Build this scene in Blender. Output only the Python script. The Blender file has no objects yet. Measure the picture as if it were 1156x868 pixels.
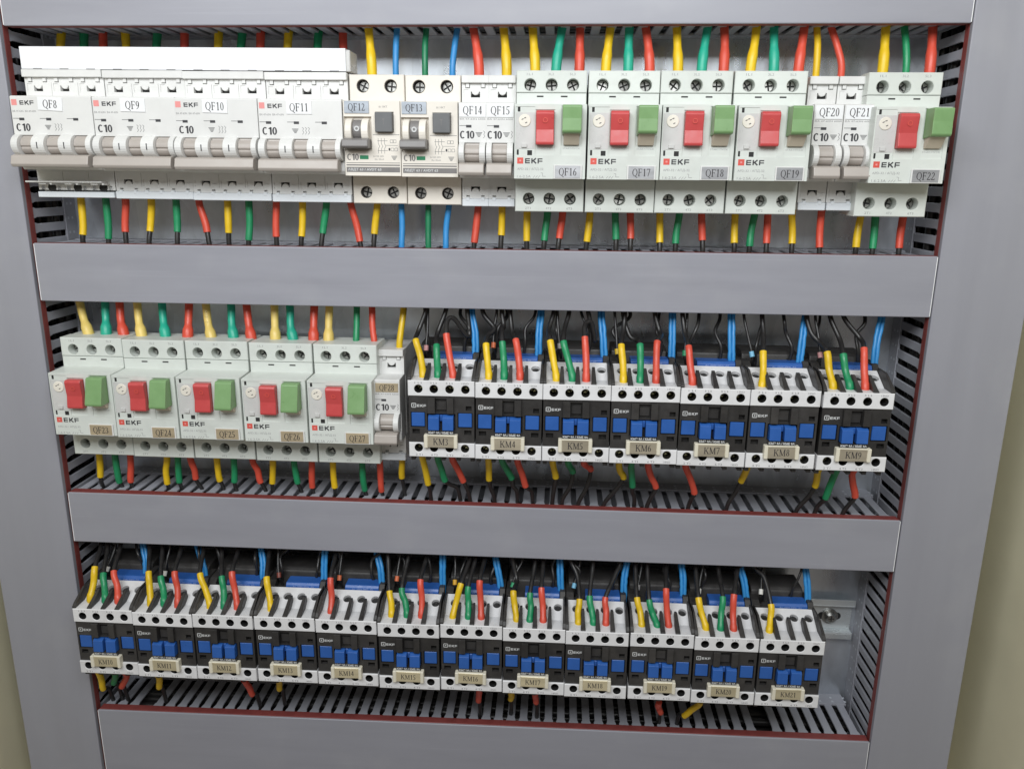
import bpy, bmesh, math, random
from mathutils import Vector, Matrix

random.seed(7)
S = 0.001                      # all measures below are in millimetres
scene = bpy.context.scene
COL = scene.collection

# ------------------------------------------------------------------ camera
def make_camera():
    pitch, yaw, roll, f = 0.253, -0.055, 0.010, 904.754
    fw = Vector((math.sin(yaw) * math.cos(pitch), math.cos(yaw) * math.cos(pitch), -math.sin(pitch)))
    r = Vector((math.cos(yaw), -math.sin(yaw), 0))
    u = r.cross(fw)
    r2 = math.cos(roll) * r + math.sin(roll) * u
    u2 = -math.sin(roll) * r + math.cos(roll) * u
    cam = bpy.data.cameras.new('camera')
    cam.sensor_width = 36
    cam.lens = 36 * f / 1156
    cam.clip_start = 0.01
    cam.clip_end = 50
    o = bpy.data.objects.new('camera', cam)
    m = Matrix((r2, u2, -fw)).transposed().to_4x4()
    m.translation = Vector((362.73, -543.19, -92.92)) * S
    o.matrix_world = m
    COL.objects.link(o)
    scene.camera = o
make_camera()

# ------------------------------------------------------------------ light
world = bpy.data.worlds.new('World')
scene.world = world
world.use_nodes = True
bg = world.node_tree.nodes['Background']
bg.inputs[0].default_value = (0.60, 0.55, 0.49, 1)
bg.inputs[1].default_value = 0.31

def area(name, loc, target, sx, sy, power, color):
    l = bpy.data.lights.new(name, 'AREA')
    l.shape = 'RECTANGLE'
    l.size, l.size_y = sx * S, sy * S
    l.energy = power
    l.color = color
    o = bpy.data.objects.new(name, l)
    o.location = Vector(loc) * S
    d = (Vector(target) - Vector(loc))
    o.rotation_euler = d.to_track_quat('-Z', 'Y').to_euler()
    COL.objects.link(o)
    return o
area('ceiling_lamp', (270, -640, 275), (310, 0, -50), 880, 320, 7.6, (0.95, 0.98, 1.0))

scene.view_settings.view_transform = 'Standard'
scene.view_settings.look = 'None'
scene.view_settings.exposure = 0.0
scene.view_settings.gamma = 1.0
scene.view_settings.use_curve_mapping = False
scene.render.engine = 'CYCLES'

# ------------------------------------------------------------------ materials
MATS = {}
def mat(name, col, rough=0.5, metal=0.0, var=0.06, nscale=60.0, stretch=(1, 1, 1), bump=0.0, bscale=900.0,
        spec=0.5, dust=None, objvar=0.0, coat=0.0, rvar=0.1, scratch=None, spangle=0.0):
    m = bpy.data.materials.new(name)
    m.use_nodes = True
    nt = m.node_tree
    n, l = nt.nodes, nt.links
    bs = n['Principled BSDF']
    bs.inputs['Roughness'].default_value = rough
    bs.inputs['Metallic'].default_value = metal
    bs.inputs['Specular IOR Level'].default_value = spec
    if coat:
        bs.inputs['Coat Weight'].default_value = coat
        bs.inputs['Coat Roughness'].default_value = 0.15
    tc = n.new('ShaderNodeTexCoord')
    oi = n.new('ShaderNodeObjectInfo')
    off = n.new('ShaderNodeVectorMath'); off.operation = 'MULTIPLY_ADD'
    comb = n.new('ShaderNodeCombineXYZ')
    for i in range(3):
        l.new(oi.outputs['Random'], comb.inputs[i])
    off.inputs[1].default_value = (3.1, 1.7, 2.3)
    l.new(comb.outputs[0], off.inputs[0])
    l.new(tc.outputs['Object'], off.inputs[2])
    mp = n.new('ShaderNodeMapping'); mp.inputs['Scale'].default_value = stretch
    l.new(off.outputs[0], mp.inputs[0])
    nz = n.new('ShaderNodeTexNoise'); nz.inputs['Scale'].default_value = nscale
    nz.inputs['Detail'].default_value = 5
    nz.inputs['Roughness'].default_value = 0.62
    l.new(mp.outputs[0], nz.inputs['Vector'])
    rp = n.new('ShaderNodeMapRange')
    rp.inputs[1].default_value = 0.3; rp.inputs[2].default_value = 0.7
    rp.inputs[3].default_value = 1 - var; rp.inputs[4].default_value = 1 + var
    l.new(nz.outputs[0], rp.inputs[0])
    val = rp.outputs[0]
    if objvar:
        r2 = n.new('ShaderNodeMapRange')
        r2.inputs[3].default_value = 1 - objvar; r2.inputs[4].default_value = 1 + objvar
        l.new(oi.outputs['Random'], r2.inputs[0])
        mm = n.new('ShaderNodeMath'); mm.operation = 'MULTIPLY'
        l.new(val, mm.inputs[0]); l.new(r2.outputs[0], mm.inputs[1])
        val = mm.outputs[0]
    mx = n.new('ShaderNodeVectorMath'); mx.operation = 'SCALE'
    mx.inputs[0].default_value = col
    l.new(val, mx.inputs['Scale'])
    out = mx.outputs[0]
    if dust:
        dn = n.new('ShaderNodeTexNoise'); dn.inputs['Scale'].default_value = dust[1]; dn.inputs['Detail'].default_value = 8
        l.new(off.outputs[0], dn.inputs['Vector'])
        dr = n.new('ShaderNodeMapRange'); dr.inputs[1].default_value = 0.55; dr.inputs[2].default_value = 0.75
        dr.inputs[4].default_value = dust[0]
        l.new(dn.outputs[0], dr.inputs[0])
        mix = n.new('ShaderNodeMix'); mix.data_type = 'RGBA'
        l.new(dr.outputs[0], mix.inputs[0]); l.new(out, mix.inputs[6])
        mix.inputs[7].default_value = (*dust[2], 1)
        out = mix.outputs[2]
    if scratch:
        sm = n.new('ShaderNodeMapping'); sm.inputs['Scale'].default_value = scratch
        sm.inputs['Rotation'].default_value = (0.0, 0.03, 0.0)
        l.new(off.outputs[0], sm.inputs[0])
        sn = n.new('ShaderNodeTexNoise'); sn.inputs['Scale'].default_value = 1.0; sn.inputs['Detail'].default_value = 2
        l.new(sm.outputs[0], sn.inputs['Vector'])
        sr = n.new('ShaderNodeMapRange'); sr.inputs[1].default_value = 0.66; sr.inputs[2].default_value = 0.70; sr.inputs[4].default_value = 0.12
        l.new(sn.outputs[0], sr.inputs[0])
        mix = n.new('ShaderNodeMix'); mix.data_type = 'RGBA'
        l.new(sr.outputs[0], mix.inputs[0]); l.new(out, mix.inputs[6])
        mix.inputs[7].default_value = (min(1, col[0] * 1.5), min(1, col[1] * 1.5), min(1, col[2] * 1.5), 1)
        out = mix.outputs[2]
    if spangle:
        vo = n.new('ShaderNodeTexVoronoi'); vo.inputs['Scale'].default_value = 110
        l.new(mp.outputs[0], vo.inputs['Vector'])
        sp = n.new('ShaderNodeSeparateColor'); l.new(vo.outputs['Color'], sp.inputs[0])
        vr = n.new('ShaderNodeMapRange'); vr.inputs[3].default_value = 1 - spangle; vr.inputs[4].default_value = 1 + spangle * 0.4
        l.new(sp.outputs[0], vr.inputs[0])
        vm = n.new('ShaderNodeVectorMath'); vm.operation = 'SCALE'
        l.new(out, vm.inputs[0]); l.new(vr.outputs[0], vm.inputs['Scale'])
        out = vm.outputs[0]
    l.new(out, bs.inputs['Base Color'])
    if rvar:
        rr = n.new('ShaderNodeMapRange')
        rr.inputs[1].default_value = 0.3; rr.inputs[2].default_value = 0.7
        rr.inputs[3].default_value = max(0.02, rough - rvar); rr.inputs[4].default_value = min(1, rough + rvar)
        l.new(nz.outputs[0], rr.inputs[0]); l.new(rr.outputs[0], bs.inputs['Roughness'])
    if bump:
        bn = n.new('ShaderNodeTexNoise'); bn.inputs['Scale'].default_value = bscale; bn.inputs['Detail'].default_value = 3
        l.new(mp.outputs[0], bn.inputs['Vector'])
        bp = n.new('ShaderNodeBump'); bp.inputs['Strength'].default_value = bump; bp.inputs['Distance'].default_value = 0.0004
        l.new(bn.outputs[0], bp.inputs['Height']); l.new(bp.outputs[0], bs.inputs['Normal'])
    MATS[name] = m
    return m

DIRT = (0.25, 0.22, 0.18)
mat('cover_pvc', (0.315, 0.318, 0.360), 0.42, var=0.04, nscale=9, stretch=(1, 1, 9), bump=0.05, bscale=500, dust=(0.22, 25, (0.42, 0.42, 0.44)), scratch=(6, 6, 900), rvar=0.14)
mat('cover_pvc_vertical', (0.315, 0.318, 0.360), 0.45, var=0.03, nscale=7, stretch=(9, 1, 0.6), bump=0.05, bscale=500, dust=(0.22, 22, (0.42, 0.42, 0.44)), rvar=0.14)
mat('cut_edge_highlight', (0.85, 0.85, 0.86), 0.5, var=0.1)  # cut cover end, the highlight along it painted on as white
mat('duct_red', (0.23, 0.05, 0.045), 0.5, var=0.15, nscale=120)
mat('duct_pvc', (0.39, 0.40, 0.445), 0.42, var=0.06, nscale=80, bump=0.05, objvar=0.06)
mat('perforation', (0.62, 0.65, 0.70), 0.5)  # pale quads: light showing through the break-off holes, put into the colour
mat('plate_zinc', (0.67, 0.71, 0.755), 0.33, metal=0.8, var=0.30, nscale=16, stretch=(1, 1, 0.45), bump=0.15, bscale=40, rvar=0.16, spangle=0.07)  # mottled zinc; darker patches also paint reflections into the colour
mat('rail_zinc', (0.72, 0.76, 0.77), 0.30, metal=0.6, var=0.08, nscale=40, stretch=(0.3, 1, 1), rvar=0.08)
mat('wall_paint', (0.82, 0.78, 0.58), 0.55, var=0.03, nscale=20, bump=0.1, bscale=700)
mat('abs_white', (0.73, 0.73, 0.715), 0.38, objvar=0.035, var=0.02, nscale=90, bump=0.03, bscale=1500, dust=(0.10, 60, DIRT))
mat('abs_gloss_white', (0.86, 0.87, 0.90), 0.3, var=0.015, nscale=60)
mat('abs_cool', (0.76, 0.80, 0.84), 0.35, var=0.02, nscale=60)
mat('abs_cream', (0.80, 0.755, 0.68), 0.4, objvar=0.035, var=0.02, nscale=90, bump=0.03, bscale=1500, dust=(0.08, 60, DIRT))
mat('abs_grey_white', (0.66, 0.695, 0.655), 0.42, objvar=0.035, var=0.025, nscale=90, bump=0.04, bscale=1500, dust=(0.14, 55, DIRT))
mat('panel_grey', (0.60, 0.60, 0.585), 0.3, var=0.03, nscale=120)
mat('toggle_beige', (0.43, 0.39, 0.355), 0.38, var=0.03, nscale=90)
mat('recess_beige', (0.60, 0.53, 0.42), 0.5)
mat('button_red', (0.55, 0.07, 0.07), 0.36, var=0.05, nscale=110, bump=0.04, bscale=1800)
mat('button_green', (0.20, 0.355, 0.15), 0.36, var=0.05, nscale=110, bump=0.04, bscale=1800)
mat('button_grey', (0.14, 0.145, 0.15), 0.4, var=0.05)
mat('bar_grey', (0.21, 0.20, 0.195), 0.4, var=0.05)
mat('dial_cream', (0.80, 0.76, 0.67), 0.4)
mat('hole_dark', (0.02, 0.02, 0.02), 0.7, var=0.2)
mat('screw_zinc', (0.42, 0.42, 0.40), 0.36, metal=0.95, var=0.2, nscale=500, objvar=0.25)
mat('screw_yellow', (0.34, 0.32, 0.17), 0.32, metal=0.9, var=0.2, nscale=500, objvar=0.4)
mat('screw_dark', (0.10, 0.10, 0.10), 0.35, metal=0.8, var=0.3, nscale=500)
mat('ink_dark', (0.045, 0.045, 0.05), 0.6, var=0.1)
mat('ink_grey', (0.22, 0.22, 0.22), 0.6, var=0.1)
mat('ink_pale', (0.34, 0.34, 0.34), 0.6, var=0.1)
mat('ink_red', (0.70, 0.10, 0.075), 0.5, var=0.05)
mat('ink_pink', (0.80, 0.30, 0.29), 0.5, var=0.05)
mat('ink_white', (0.62, 0.63, 0.63), 0.6, var=0.1)
mat('ink_green', (0.02, 0.22, 0.10), 0.5)
mat('ink_blue', (0.35, 0.45, 0.75), 0.5)
mat('ink_label', (0.035, 0.03, 0.035), 0.6)
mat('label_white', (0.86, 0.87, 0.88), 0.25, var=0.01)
mat('label_steel_reflection', (0.40, 0.44, 0.49), 0.4, metal=0.5, var=0.08, nscale=45, stretch=(1, 1, 4))  # silver foil again, greyer reflection of the tilted stickers put into the colour
mat('label_bronze_reflection', (0.57, 0.51, 0.39), 0.38, metal=0.5, var=0.10, nscale=45, stretch=(1, 1, 4), objvar=0.12, rvar=0.08)  # silver foil; brown room reflection of the middle row painted into it
mat('label_straw_reflection', (0.68, 0.60, 0.40), 0.4, metal=0.4, var=0.10, nscale=45, stretch=(1, 1, 4), objvar=0.10, rvar=0.08)  # silver foil; paler warm reflection of the lowest row painted into it
mat('label_foil', (0.50, 0.51, 0.53), 0.38, metal=0.6, var=0.10, nscale=45, stretch=(1, 1, 4), objvar=0.12, rvar=0.08)
mat('label_gold_reflection', (0.60, 0.50, 0.34), 0.38, metal=0.5, var=0.10, nscale=45, stretch=(1, 1, 4), objvar=0.10, rvar=0.08)  # silver foil whose warm brown reflection is painted as base colour
mat('holder_cream', (0.78, 0.735, 0.60), 0.4, var=0.03)
mat('km_black', (0.036, 0.034, 0.033), 0.46, objvar=0.25, var=0.15, nscale=150, bump=0.08, bscale=1500, dust=(0.12, 60, (0.2, 0.18, 0.15)))
mat('km_white', (0.79, 0.79, 0.80), 0.45, objvar=0.035, var=0.03, nscale=120, bump=0.04, bscale=1500, dust=(0.16, 70, DIRT))
mat('km_blue', (0.027, 0.115, 0.41), 0.36, objvar=0.035, var=0.06, nscale=110, bump=0.05, bscale=1500)
WCOL = {'yellow': (0.80, 0.53, 0.015), 'red': (0.68, 0.085, 0.05), 'green': (0.015, 0.27, 0.11), 'dark green': (0.012, 0.20, 0.085),
        'teal': (0.02, 0.40, 0.27), 'blue': (0.035, 0.27, 0.62)}
for k, c in WCOL.items():
    mat('wire_' + k.replace(' ', '_'), c, 0.38, var=0.05, nscale=150, bump=0.08, bscale=700, objvar=0.07)
mat('wire_pale_yellow', (0.80, 0.60, 0.17), 0.42, var=0.05, nscale=150, bump=0.1, bscale=700, objvar=0.06)
mat('wire_black', (0.022, 0.021, 0.021), 0.36, var=0.15, nscale=200, bump=0.05, bscale=700)
TCOL = {'pink': (0.6, 0.3, 0.3), 'orange': (0.65, 0.16, 0.06), 'grey': (0.35, 0.34, 0.34), 'yellow': (0.75, 0.5, 0.03), 'green': (0.03, 0.32, 0.14),
        'light blue': (0.2, 0.5, 0.72), 'white': (0.78, 0.77, 0.72), 'dark red': (0.2, 0.05, 0.035), 'amber': (0.7, 0.38, 0.03)}
for k, c in TCOL.items():
    mat('tag_' + k.replace(' ', '_'), c, 0.45)

# ------------------------------------------------------------------ mesh builder
class MB:
    def __init__(self):
        self.v, self.f, self.sm, self.mi = [], [], [], []
    def add(self, verts, faces, smooth=False, mi=0):
        o = len(self.v)
        self.v += [tuple(p) for p in verts]
        self.f += [tuple(i + o for i in f) for f in faces]
        self.sm += [smooth] * len(faces)
        self.mi += [mi] * len(faces)
        return self
    def bm(self, bm, smooth=False, mi=0):
        bm.verts.ensure_lookup_table(); bm.verts.index_update()
        self.add([v.co[:] for v in bm.verts], [[v.index for v in f.verts] for f in bm.faces], smooth, mi)
        bm.free()
        return self
    def poly(self, prof, x0, x1, bev=0.4, seg=2, mi=0):
        """(y, z) outline pushed from x0 to x1, edges rounded"""
        bm = bmesh.new()
        a = [bm.verts.new((x0, y, z)) for y, z in prof]
        b = [bm.verts.new((x1, y, z)) for y, z in prof]
        n = len(prof)
        bm.faces.new(a); bm.faces.new(b[::-1])
        for i in range(n):
            bm.faces.new((a[i], b[i], b[(i + 1) % n], a[(i + 1) % n]))
        bmesh.ops.recalc_face_normals(bm, faces=bm.faces)
        if bev:
            es = [e for e in bm.edges if e.calc_face_angle(0) > 0.35]
            bmesh.ops.bevel(bm, geom=es, offset=bev, segments=seg, profile=0.5, affect='EDGES', clamp_overlap=True)
        return self.bm(bm, mi=mi)
    def box(self, x0, x1, y0, y1, z0, z1, bev=0.3, seg=1, mi=0):
        return self.poly([(y0, z0), (y0, z1), (y1, z1), (y1, z0)], x0, x1, bev, seg, mi)
    def cyl(self, cx, cz, r, yf, yb, n=20, bev=0.3, mi=0):
        vs, fs = [], []
        rings = [(r - bev, yf), (r, yf + bev), (r, yb)]
        for rr, y in rings:
            vs += [(cx + rr * math.cos(2 * math.pi * i / n), y, cz + rr * math.sin(2 * math.pi * i / n)) for i in range(n)]
        fs.append(list(range(n)))
        for k in range(2):
            for i in range(n):
                j = (i + 1) % n
                fs.append((k * n + i, k * n + n + i, k * n + n + j, k * n + j))
        return self.add(vs, fs, mi=mi)
    def plate(self, x0, x1, z0, z1, yf, yb, holes=(), c=0.4, n=20, tf=None, mi=0, mh=None, hb=None):
        """slab facing the front with round holes in a row, chamfered rims; tf bends it into place"""
        T = tf or (lambda p: p)
        mh = mi if mh is None else mh
        ax0, ax1, az0, az1 = x0 + c, x1 - c, z0 + c, z1 - c
        hs = sorted(holes)
        cuts = [ax0] + [(hs[i][0] + hs[i + 1][0]) / 2 for i in range(len(hs) - 1)] + [ax1]
        if not hs:
            self.add([T(p) for p in [(ax0, yf, az0), (ax1, yf, az0), (ax1, yf, az1), (ax0, yf, az1)]], [(0, 1, 2, 3)], mi=mi)
        for k, (cx, cz, r) in enumerate(hs):
            l, rr_ = cuts[k], cuts[k + 1]
            ang = [2 * math.pi * i / n for i in range(n)]
            for (qx, qz) in ((l, az0), (rr_, az0), (rr_, az1), (l, az1)):
                ang.append(math.atan2(qz - cz, qx - cx) % (2 * math.pi))
            ang = sorted(set(round(a, 5) for a in ang))
            m = len(ang)
            outer, rim, inn, bot = [], [], [], []
            for a in ang:
                ca, sa = math.cos(a), math.sin(a)
                ts = []
                if ca > 1e-6: ts.append((rr_ - cx) / ca)
                if ca < -1e-6: ts.append((l - cx) / ca)
                if sa > 1e-6: ts.append((az1 - cz) / sa)
                if sa < -1e-6: ts.append((az0 - cz) / sa)
                t = min(ts)
                outer.append((cx + t * ca, yf, cz + t * sa))
                rim.append((cx + (r + 0.3) * ca, yf, cz + (r + 0.3) * sa))
                inn.append((cx + r * ca, yf + 0.3, cz + r * sa))
                bot.append((cx + r * ca, hb if hb is not None else yb - 0.02, cz + r * sa))
            vs = [T(p) for p in outer + rim + inn]
            fs = []
            for i in range(m):
                j = (i + 1) % m
                fs.append((i, j, m + j, m + i))
                fs.append((m + i, m + j, 2 * m + j, 2 * m + i))
            self.add(vs, fs, mi=mi)
            vs = [T(p) for p in inn + bot]
            fs = [(i, (i + 1) % m, m + (i + 1) % m, m + i) for i in range(m)] + [tuple(range(2 * m - 1, m - 1, -1))]
            self.add(vs, fs, mi=mh)
        inner = [(ax0, yf, az0), (ax1, yf, az0), (ax1, yf, az1), (ax0, yf, az1)]
        out1 = [(x0, yf + c, z0), (x1, yf + c, z0), (x1, yf + c, z1), (x0, yf + c, z1)]
        out2 = [(x, yb, z) for x, _, z in out1]
        vs = [T(p) for p in inner + out1 + out2]
        fs = []
        for k in (0, 4):
            for i in range(4):
                j = (i + 1) % 4
                fs.append((k + i, k + 4 + i, k + 4 + j, k + j))
        return self.add(vs, fs, mi=mi)
    def relief(self, x0, x1, z0, z1, y, rects, yb, mi=0):
        """front panel with rectangular steps: rects = (x0, x1, z0, z1, y)"""
        xs = sorted(set([x0, x1] + [r[i] for r in rects for i in (0, 1)]))
        zs = sorted(set([z0, z1] + [r[i] for r in rects for i in (2, 3)]))
        xs = [x for x in xs if x0 - 1e-6 <= x <= x1 + 1e-6]; zs = [z for z in zs if z0 - 1e-6 <= z <= z1 + 1e-6]
        def dep(xc, zc):
            d = y
            for r in rects:
                if r[0] < xc < r[1] and r[2] < zc < r[3]: d = r[4]
            return d
        D = [[dep((xs[i] + xs[i + 1]) / 2, (zs[j] + zs[j + 1]) / 2) for j in range(len(zs) - 1)] for i in range(len(xs) - 1)]
        for i in range(len(xs) - 1):
            for j in range(len(zs) - 1):
                a, b, c, d, yy = xs[i], xs[i + 1], zs[j], zs[j + 1], D[i][j]
                self.add([(a, yy, c), (b, yy, c), (b, yy, d), (a, yy, d)], [(0, 1, 2, 3)], mi=mi)
                y2 = D[i + 1][j] if i + 2 < len(xs) else yb
                if y2 != yy: self.add([(b, yy, c), (b, y2, c), (b, y2, d), (b, yy, d)], [(0, 1, 2, 3)], mi=mi)
                if i == 0: self.add([(a, yy, c), (a, yy, d), (a, yb, d), (a, yb, c)], [(0, 1, 2, 3)], mi=mi)
                y2 = D[i][j + 1] if j + 2 < len(zs) else yb
                if y2 != yy: self.add([(a, yy, d), (b, yy, d), (b, y2, d), (a, y2, d)], [(0, 1, 2, 3)], mi=mi)
                if j == 0: self.add([(a, yy, c), (a, yb, c), (b, yb, c), (b, yy, c)], [(0, 1, 2, 3)], mi=mi)
        return self
    def quad(self, x0, x1, z0, z1, y, mi=0):
        return self.add([(x0, y, z0), (x1, y, z0), (x1, y, z1), (x0, y, z1)], [(0, 1, 2, 3)], mi=mi)
    def stroke(self, pts, w, y, mi=0):
        for (ax, az), (bx, bz) in zip(pts, pts[1:]):
            dx, dz = bx - ax, bz - az
            L = math.hypot(dx, dz) or 1
            nx, nz = -dz / L * w / 2, dx / L * w / 2
            self.add([(ax - nx, y, az - nz), (bx - nx, y, bz - nz), (bx + nx, y, bz + nz), (ax + nx, y, az + nz)], [(0, 1, 2, 3)], mi=mi)
        return self
    def text(self, s, x0, x1, z0, z1, y, bold=0.0, mi=0):
        vs, fs = text_data(s, bold)
        w = max(p[0] for p in vs); h = max(p[1] for p in vs)
        return self.add([(x0 + p[0] / w * (x1 - x0), y, z0 + p[1] / h * (z1 - z0)) for p in vs], fs, mi=mi)
    def tube(self, pts, rad, n=10, mi=0, cap=True):
        """pts: list of points, rad: radius or list"""
        P = [Vector(p) for p in pts]
        R = rad if isinstance(rad, (list, tuple)) else [rad] * len(P)
        o = len(self.v)
        up = Vector((0, 1, 0.13)).normalized()
        vs = []
        for i, p in enumerate(P):
            t = (P[min(i + 1, len(P) - 1)] - P[max(i - 1, 0)]).normalized()
            a = up.cross(t).normalized(); b = t.cross(a)
            up = b if b.length > 0.5 else up
            vs += [tuple(p + R[i] * (math.cos(2 * math.pi * k / n) * a + math.sin(2 * math.pi * k / n) * b)) for k in range(n)]
        fs = []
        for i in range(len(P) - 1):
            for k in range(n):
                j = (k + 1) % n
                fs.append((i * n + k, i * n + j, i * n + n + j, i * n + n + k))
        self.add(vs, fs, True, mi)
        if cap:
            m = len(P) - 1
            self.add(vs[:n], [tuple(range(n - 1, -1, -1))], False, mi)
            self.add(vs[m * n:], [tuple(range(n))], False, mi)
        return self
    def mesh(self, name, mats, oy=0.0, origin=(0, 0, 0)):
        me = bpy.data.meshes.new(name)
        me.from_pydata([((x - origin[0]) * S, (y - oy - origin[1]) * S, (z - origin[2]) * S) for x, y, z in self.v], [], self.f)
        for m in ([mats] if isinstance(mats, str) else mats):
            me.materials.append(MATS[m])
        me.polygons.foreach_set('use_smooth', self.sm)
        me.polygons.foreach_set('material_index', self.mi)
        me.update()
        return me

_TX = {}
def text_data(s, bold=0.0):
    k = (s, bold)
    if k not in _TX:
        cu = bpy.data.curves.new('lettering', 'FONT')
        cu.body = s
        cu.resolution_u = 2
        cu.offset = bold
        ob = bpy.data.objects.new('lettering', cu)
        COL.objects.link(ob)
        bpy.context.view_layer.update()
        dg = bpy.context.evaluated_depsgraph_get()
        me = bpy.data.meshes.new_from_object(ob.evaluated_get(dg))
        vs = [(v.co.x, v.co.y) for v in me.vertices]
        fs = [tuple(p.vertices) for p in me.polygons]
        bpy.data.objects.remove(ob); bpy.data.meshes.remove(me); bpy.data.curves.remove(cu)
        mx, my = min(p[0] for p in vs), min(p[1] for p in vs)
        _TX[k] = ([(a - mx, b - my) for a, b in vs], fs)
    return _TX[k]

# serif lettering of the printed device labels (unit height, thick and thin strokes)
def ring(cx, cy, rx, ry, ix, iy, a0=0, a1=360, n=20):
    out = []
    for i in range(n):
        t0, t1 = math.radians(a0 + (a1 - a0) * i / n), math.radians(a0 + (a1 - a0) * (i + 1) / n)
        out.append([(cx + rx * math.cos(t0), cy + ry * math.sin(t0)), (cx + rx * math.cos(t1), cy + ry * math.sin(t1)),
                    (cx + ix * math.cos(t1), cy + iy * math.sin(t1)), (cx + ix * math.cos(t0), cy + iy * math.sin(t0))])
    return out
def bar(x0, y0, x1, y1, w):
    dx, dy = x1 - x0, y1 - y0
    L = math.hypot(dx, dy)
    nx, ny = -dy / L * w / 2, dx / L * w / 2
    return [[(x0 - nx, y0 - ny), (x1 - nx, y1 - ny), (x1 + nx, y1 + ny), (x0 + nx, y0 + ny)]]
TK, TN = 0.125, 0.06
GLYPH = {
    'Q': (0.74, ring(0.37, 0.5, 0.35, 0.5, 0.235, 0.45) + bar(0.36, 0.06, 0.70, -0.2, 0.09)),
    'F': (0.58, bar(0.14, 0, 0.14, 1, TK) + bar(0.02, 0.97, 0.54, 0.97, TN) + bar(0.52, 1, 0.52, 0.78, 0.05) + bar(0.14, 0.52, 0.42, 0.52, TN) + bar(0.42, 0.62, 0.42, 0.42, 0.05) + bar(0.01, 0.025, 0.29, 0.025, 0.05)),
    'K': (0.74, bar(0.14, 0, 0.14, 1, TK) + bar(0.18, 0.42, 0.60, 0.97, TN) + bar(0.30, 0.58, 0.64, 0.02, TK) + bar(0.01, 0.025, 0.28, 0.025, 0.05) + bar(0.01, 0.975, 0.28, 0.975, 0.05) + bar(0.46, 0.975, 0.72, 0.975, 0.05) + bar(0.50, 0.025, 0.74, 0.025, 0.05)),
    'M': (0.90, bar(0.12, 0, 0.12, 1, TN) + bar(0.76, 0, 0.76, 1, TK) + bar(0.13, 0.97, 0.44, 0.05, TK) + bar(0.44, 0.04, 0.74, 0.97, TN) + bar(0.01, 0.025, 0.24, 0.025, 0.05) + bar(0.62, 0.025, 0.89, 0.025, 0.05) + bar(0.01, 0.975, 0.17, 0.975, 0.05) + bar(0.74, 0.975, 0.89, 0.975, 0.05)),
    '0': (0.50, ring(0.25, 0.5, 0.22, 0.5, 0.105, 0.455)),
    '1': (0.50, bar(0.27, 0, 0.27, 1, TK) + bar(0.13, 0.025, 0.41, 0.025, 0.05) + bar(0.10, 0.84, 0.27, 0.95, 0.06)),
    '2': (0.50, ring(0.23, 0.73, 0.2, 0.27, 0.085, 0.21, 160, -35, 10) + bar(0.36, 0.62, 0.06, 0.07, 0.085) + bar(0.03, 0.05, 0.46, 0.05, 0.1) + bar(0.45, 0.05, 0.47, 0.22, 0.05)),
    '3': (0.50, ring(0.20, 0.75, 0.2, 0.25, 0.085, 0.2, 150, -80, 10) + ring(0.19, 0.28, 0.25, 0.28, 0.12, 0.23, 95, -140, 12)),
    '4': (0.50, bar(0.34, 0, 0.34, 1, TK) + bar(0.05, 0.28, 0.48, 0.28, 0.08) + bar(0.05, 0.28, 0.33, 0.97, 0.06)),
    '5': (0.50, bar(0.14, 0.95, 0.45, 0.95, 0.1) + bar(0.13, 0.97, 0.09, 0.55, 0.06) + ring(0.18, 0.3, 0.27, 0.31, 0.14, 0.25, 110, -140, 12)),
    '6': (0.50, ring(0.26, 0.31, 0.22, 0.31, 0.10, 0.265) + ring(0.46, 0.34, 0.42, 0.66, 0.31, 0.62, 92, 180, 10)),
    '7': (0.50, bar(0.03, 0.95, 0.47, 0.95, 0.1) + bar(0.45, 0.95, 0.2, 0.0, 0.08) + bar(0.04, 0.95, 0.03, 0.78, 0.05)),
    '8': (0.50, ring(0.25, 0.745, 0.19, 0.255, 0.085, 0.21) + ring(0.25, 0.27, 0.22, 0.27, 0.10, 0.225)),
    '9': (0.50, ring(0.24, 0.69, 0.22, 0.31, 0.10, 0.265) + ring(0.04, 0.66, 0.42, 0.66, 0.31, 0.62, 0, -88, 10)),
}
def serif(mb, s, xc, zc, h, y, tilt=0.0, mi=0):
    tot = sum(GLYPH[c][0] for c in s) + 0.05 * (len(s) - 1)
    x = -tot * h / 2
    ct, st = math.cos(tilt), math.sin(tilt)
    for c in s:
        w, qs = GLYPH[c]
        for q in qs:
            pv = []
            for px, pz in q:
                a, b = x + px * h, (pz - 0.5) * h
                pv.append((xc + a * ct - b * st, y, zc + a * st + b * ct))
            mb.add(pv, [(0, 1, 2, 3)], mi=mi)
        x += (w + 0.05) * h
    return mb

def c_ten(mb, x0, x1, z0, z1, y):
    w, h = x1 - x0, z1 - z0
    q = ring(0.19, 0.5, 0.20, 0.52, 0.085, 0.37, 48, 312, 14) + bar(0.59, 0, 0.59, 1, 0.13) + bar(0.45, 0.78, 0.59, 0.92, 0.13) + ring(0.86, 0.5, 0.17, 0.52, 0.05, 0.37, 0, 360, 18)
    for p in q: mb.add([(x0 + a * w, y, z0 + b * h) for a, b in p], [(0, 1, 2, 3)])
    return mb

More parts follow.
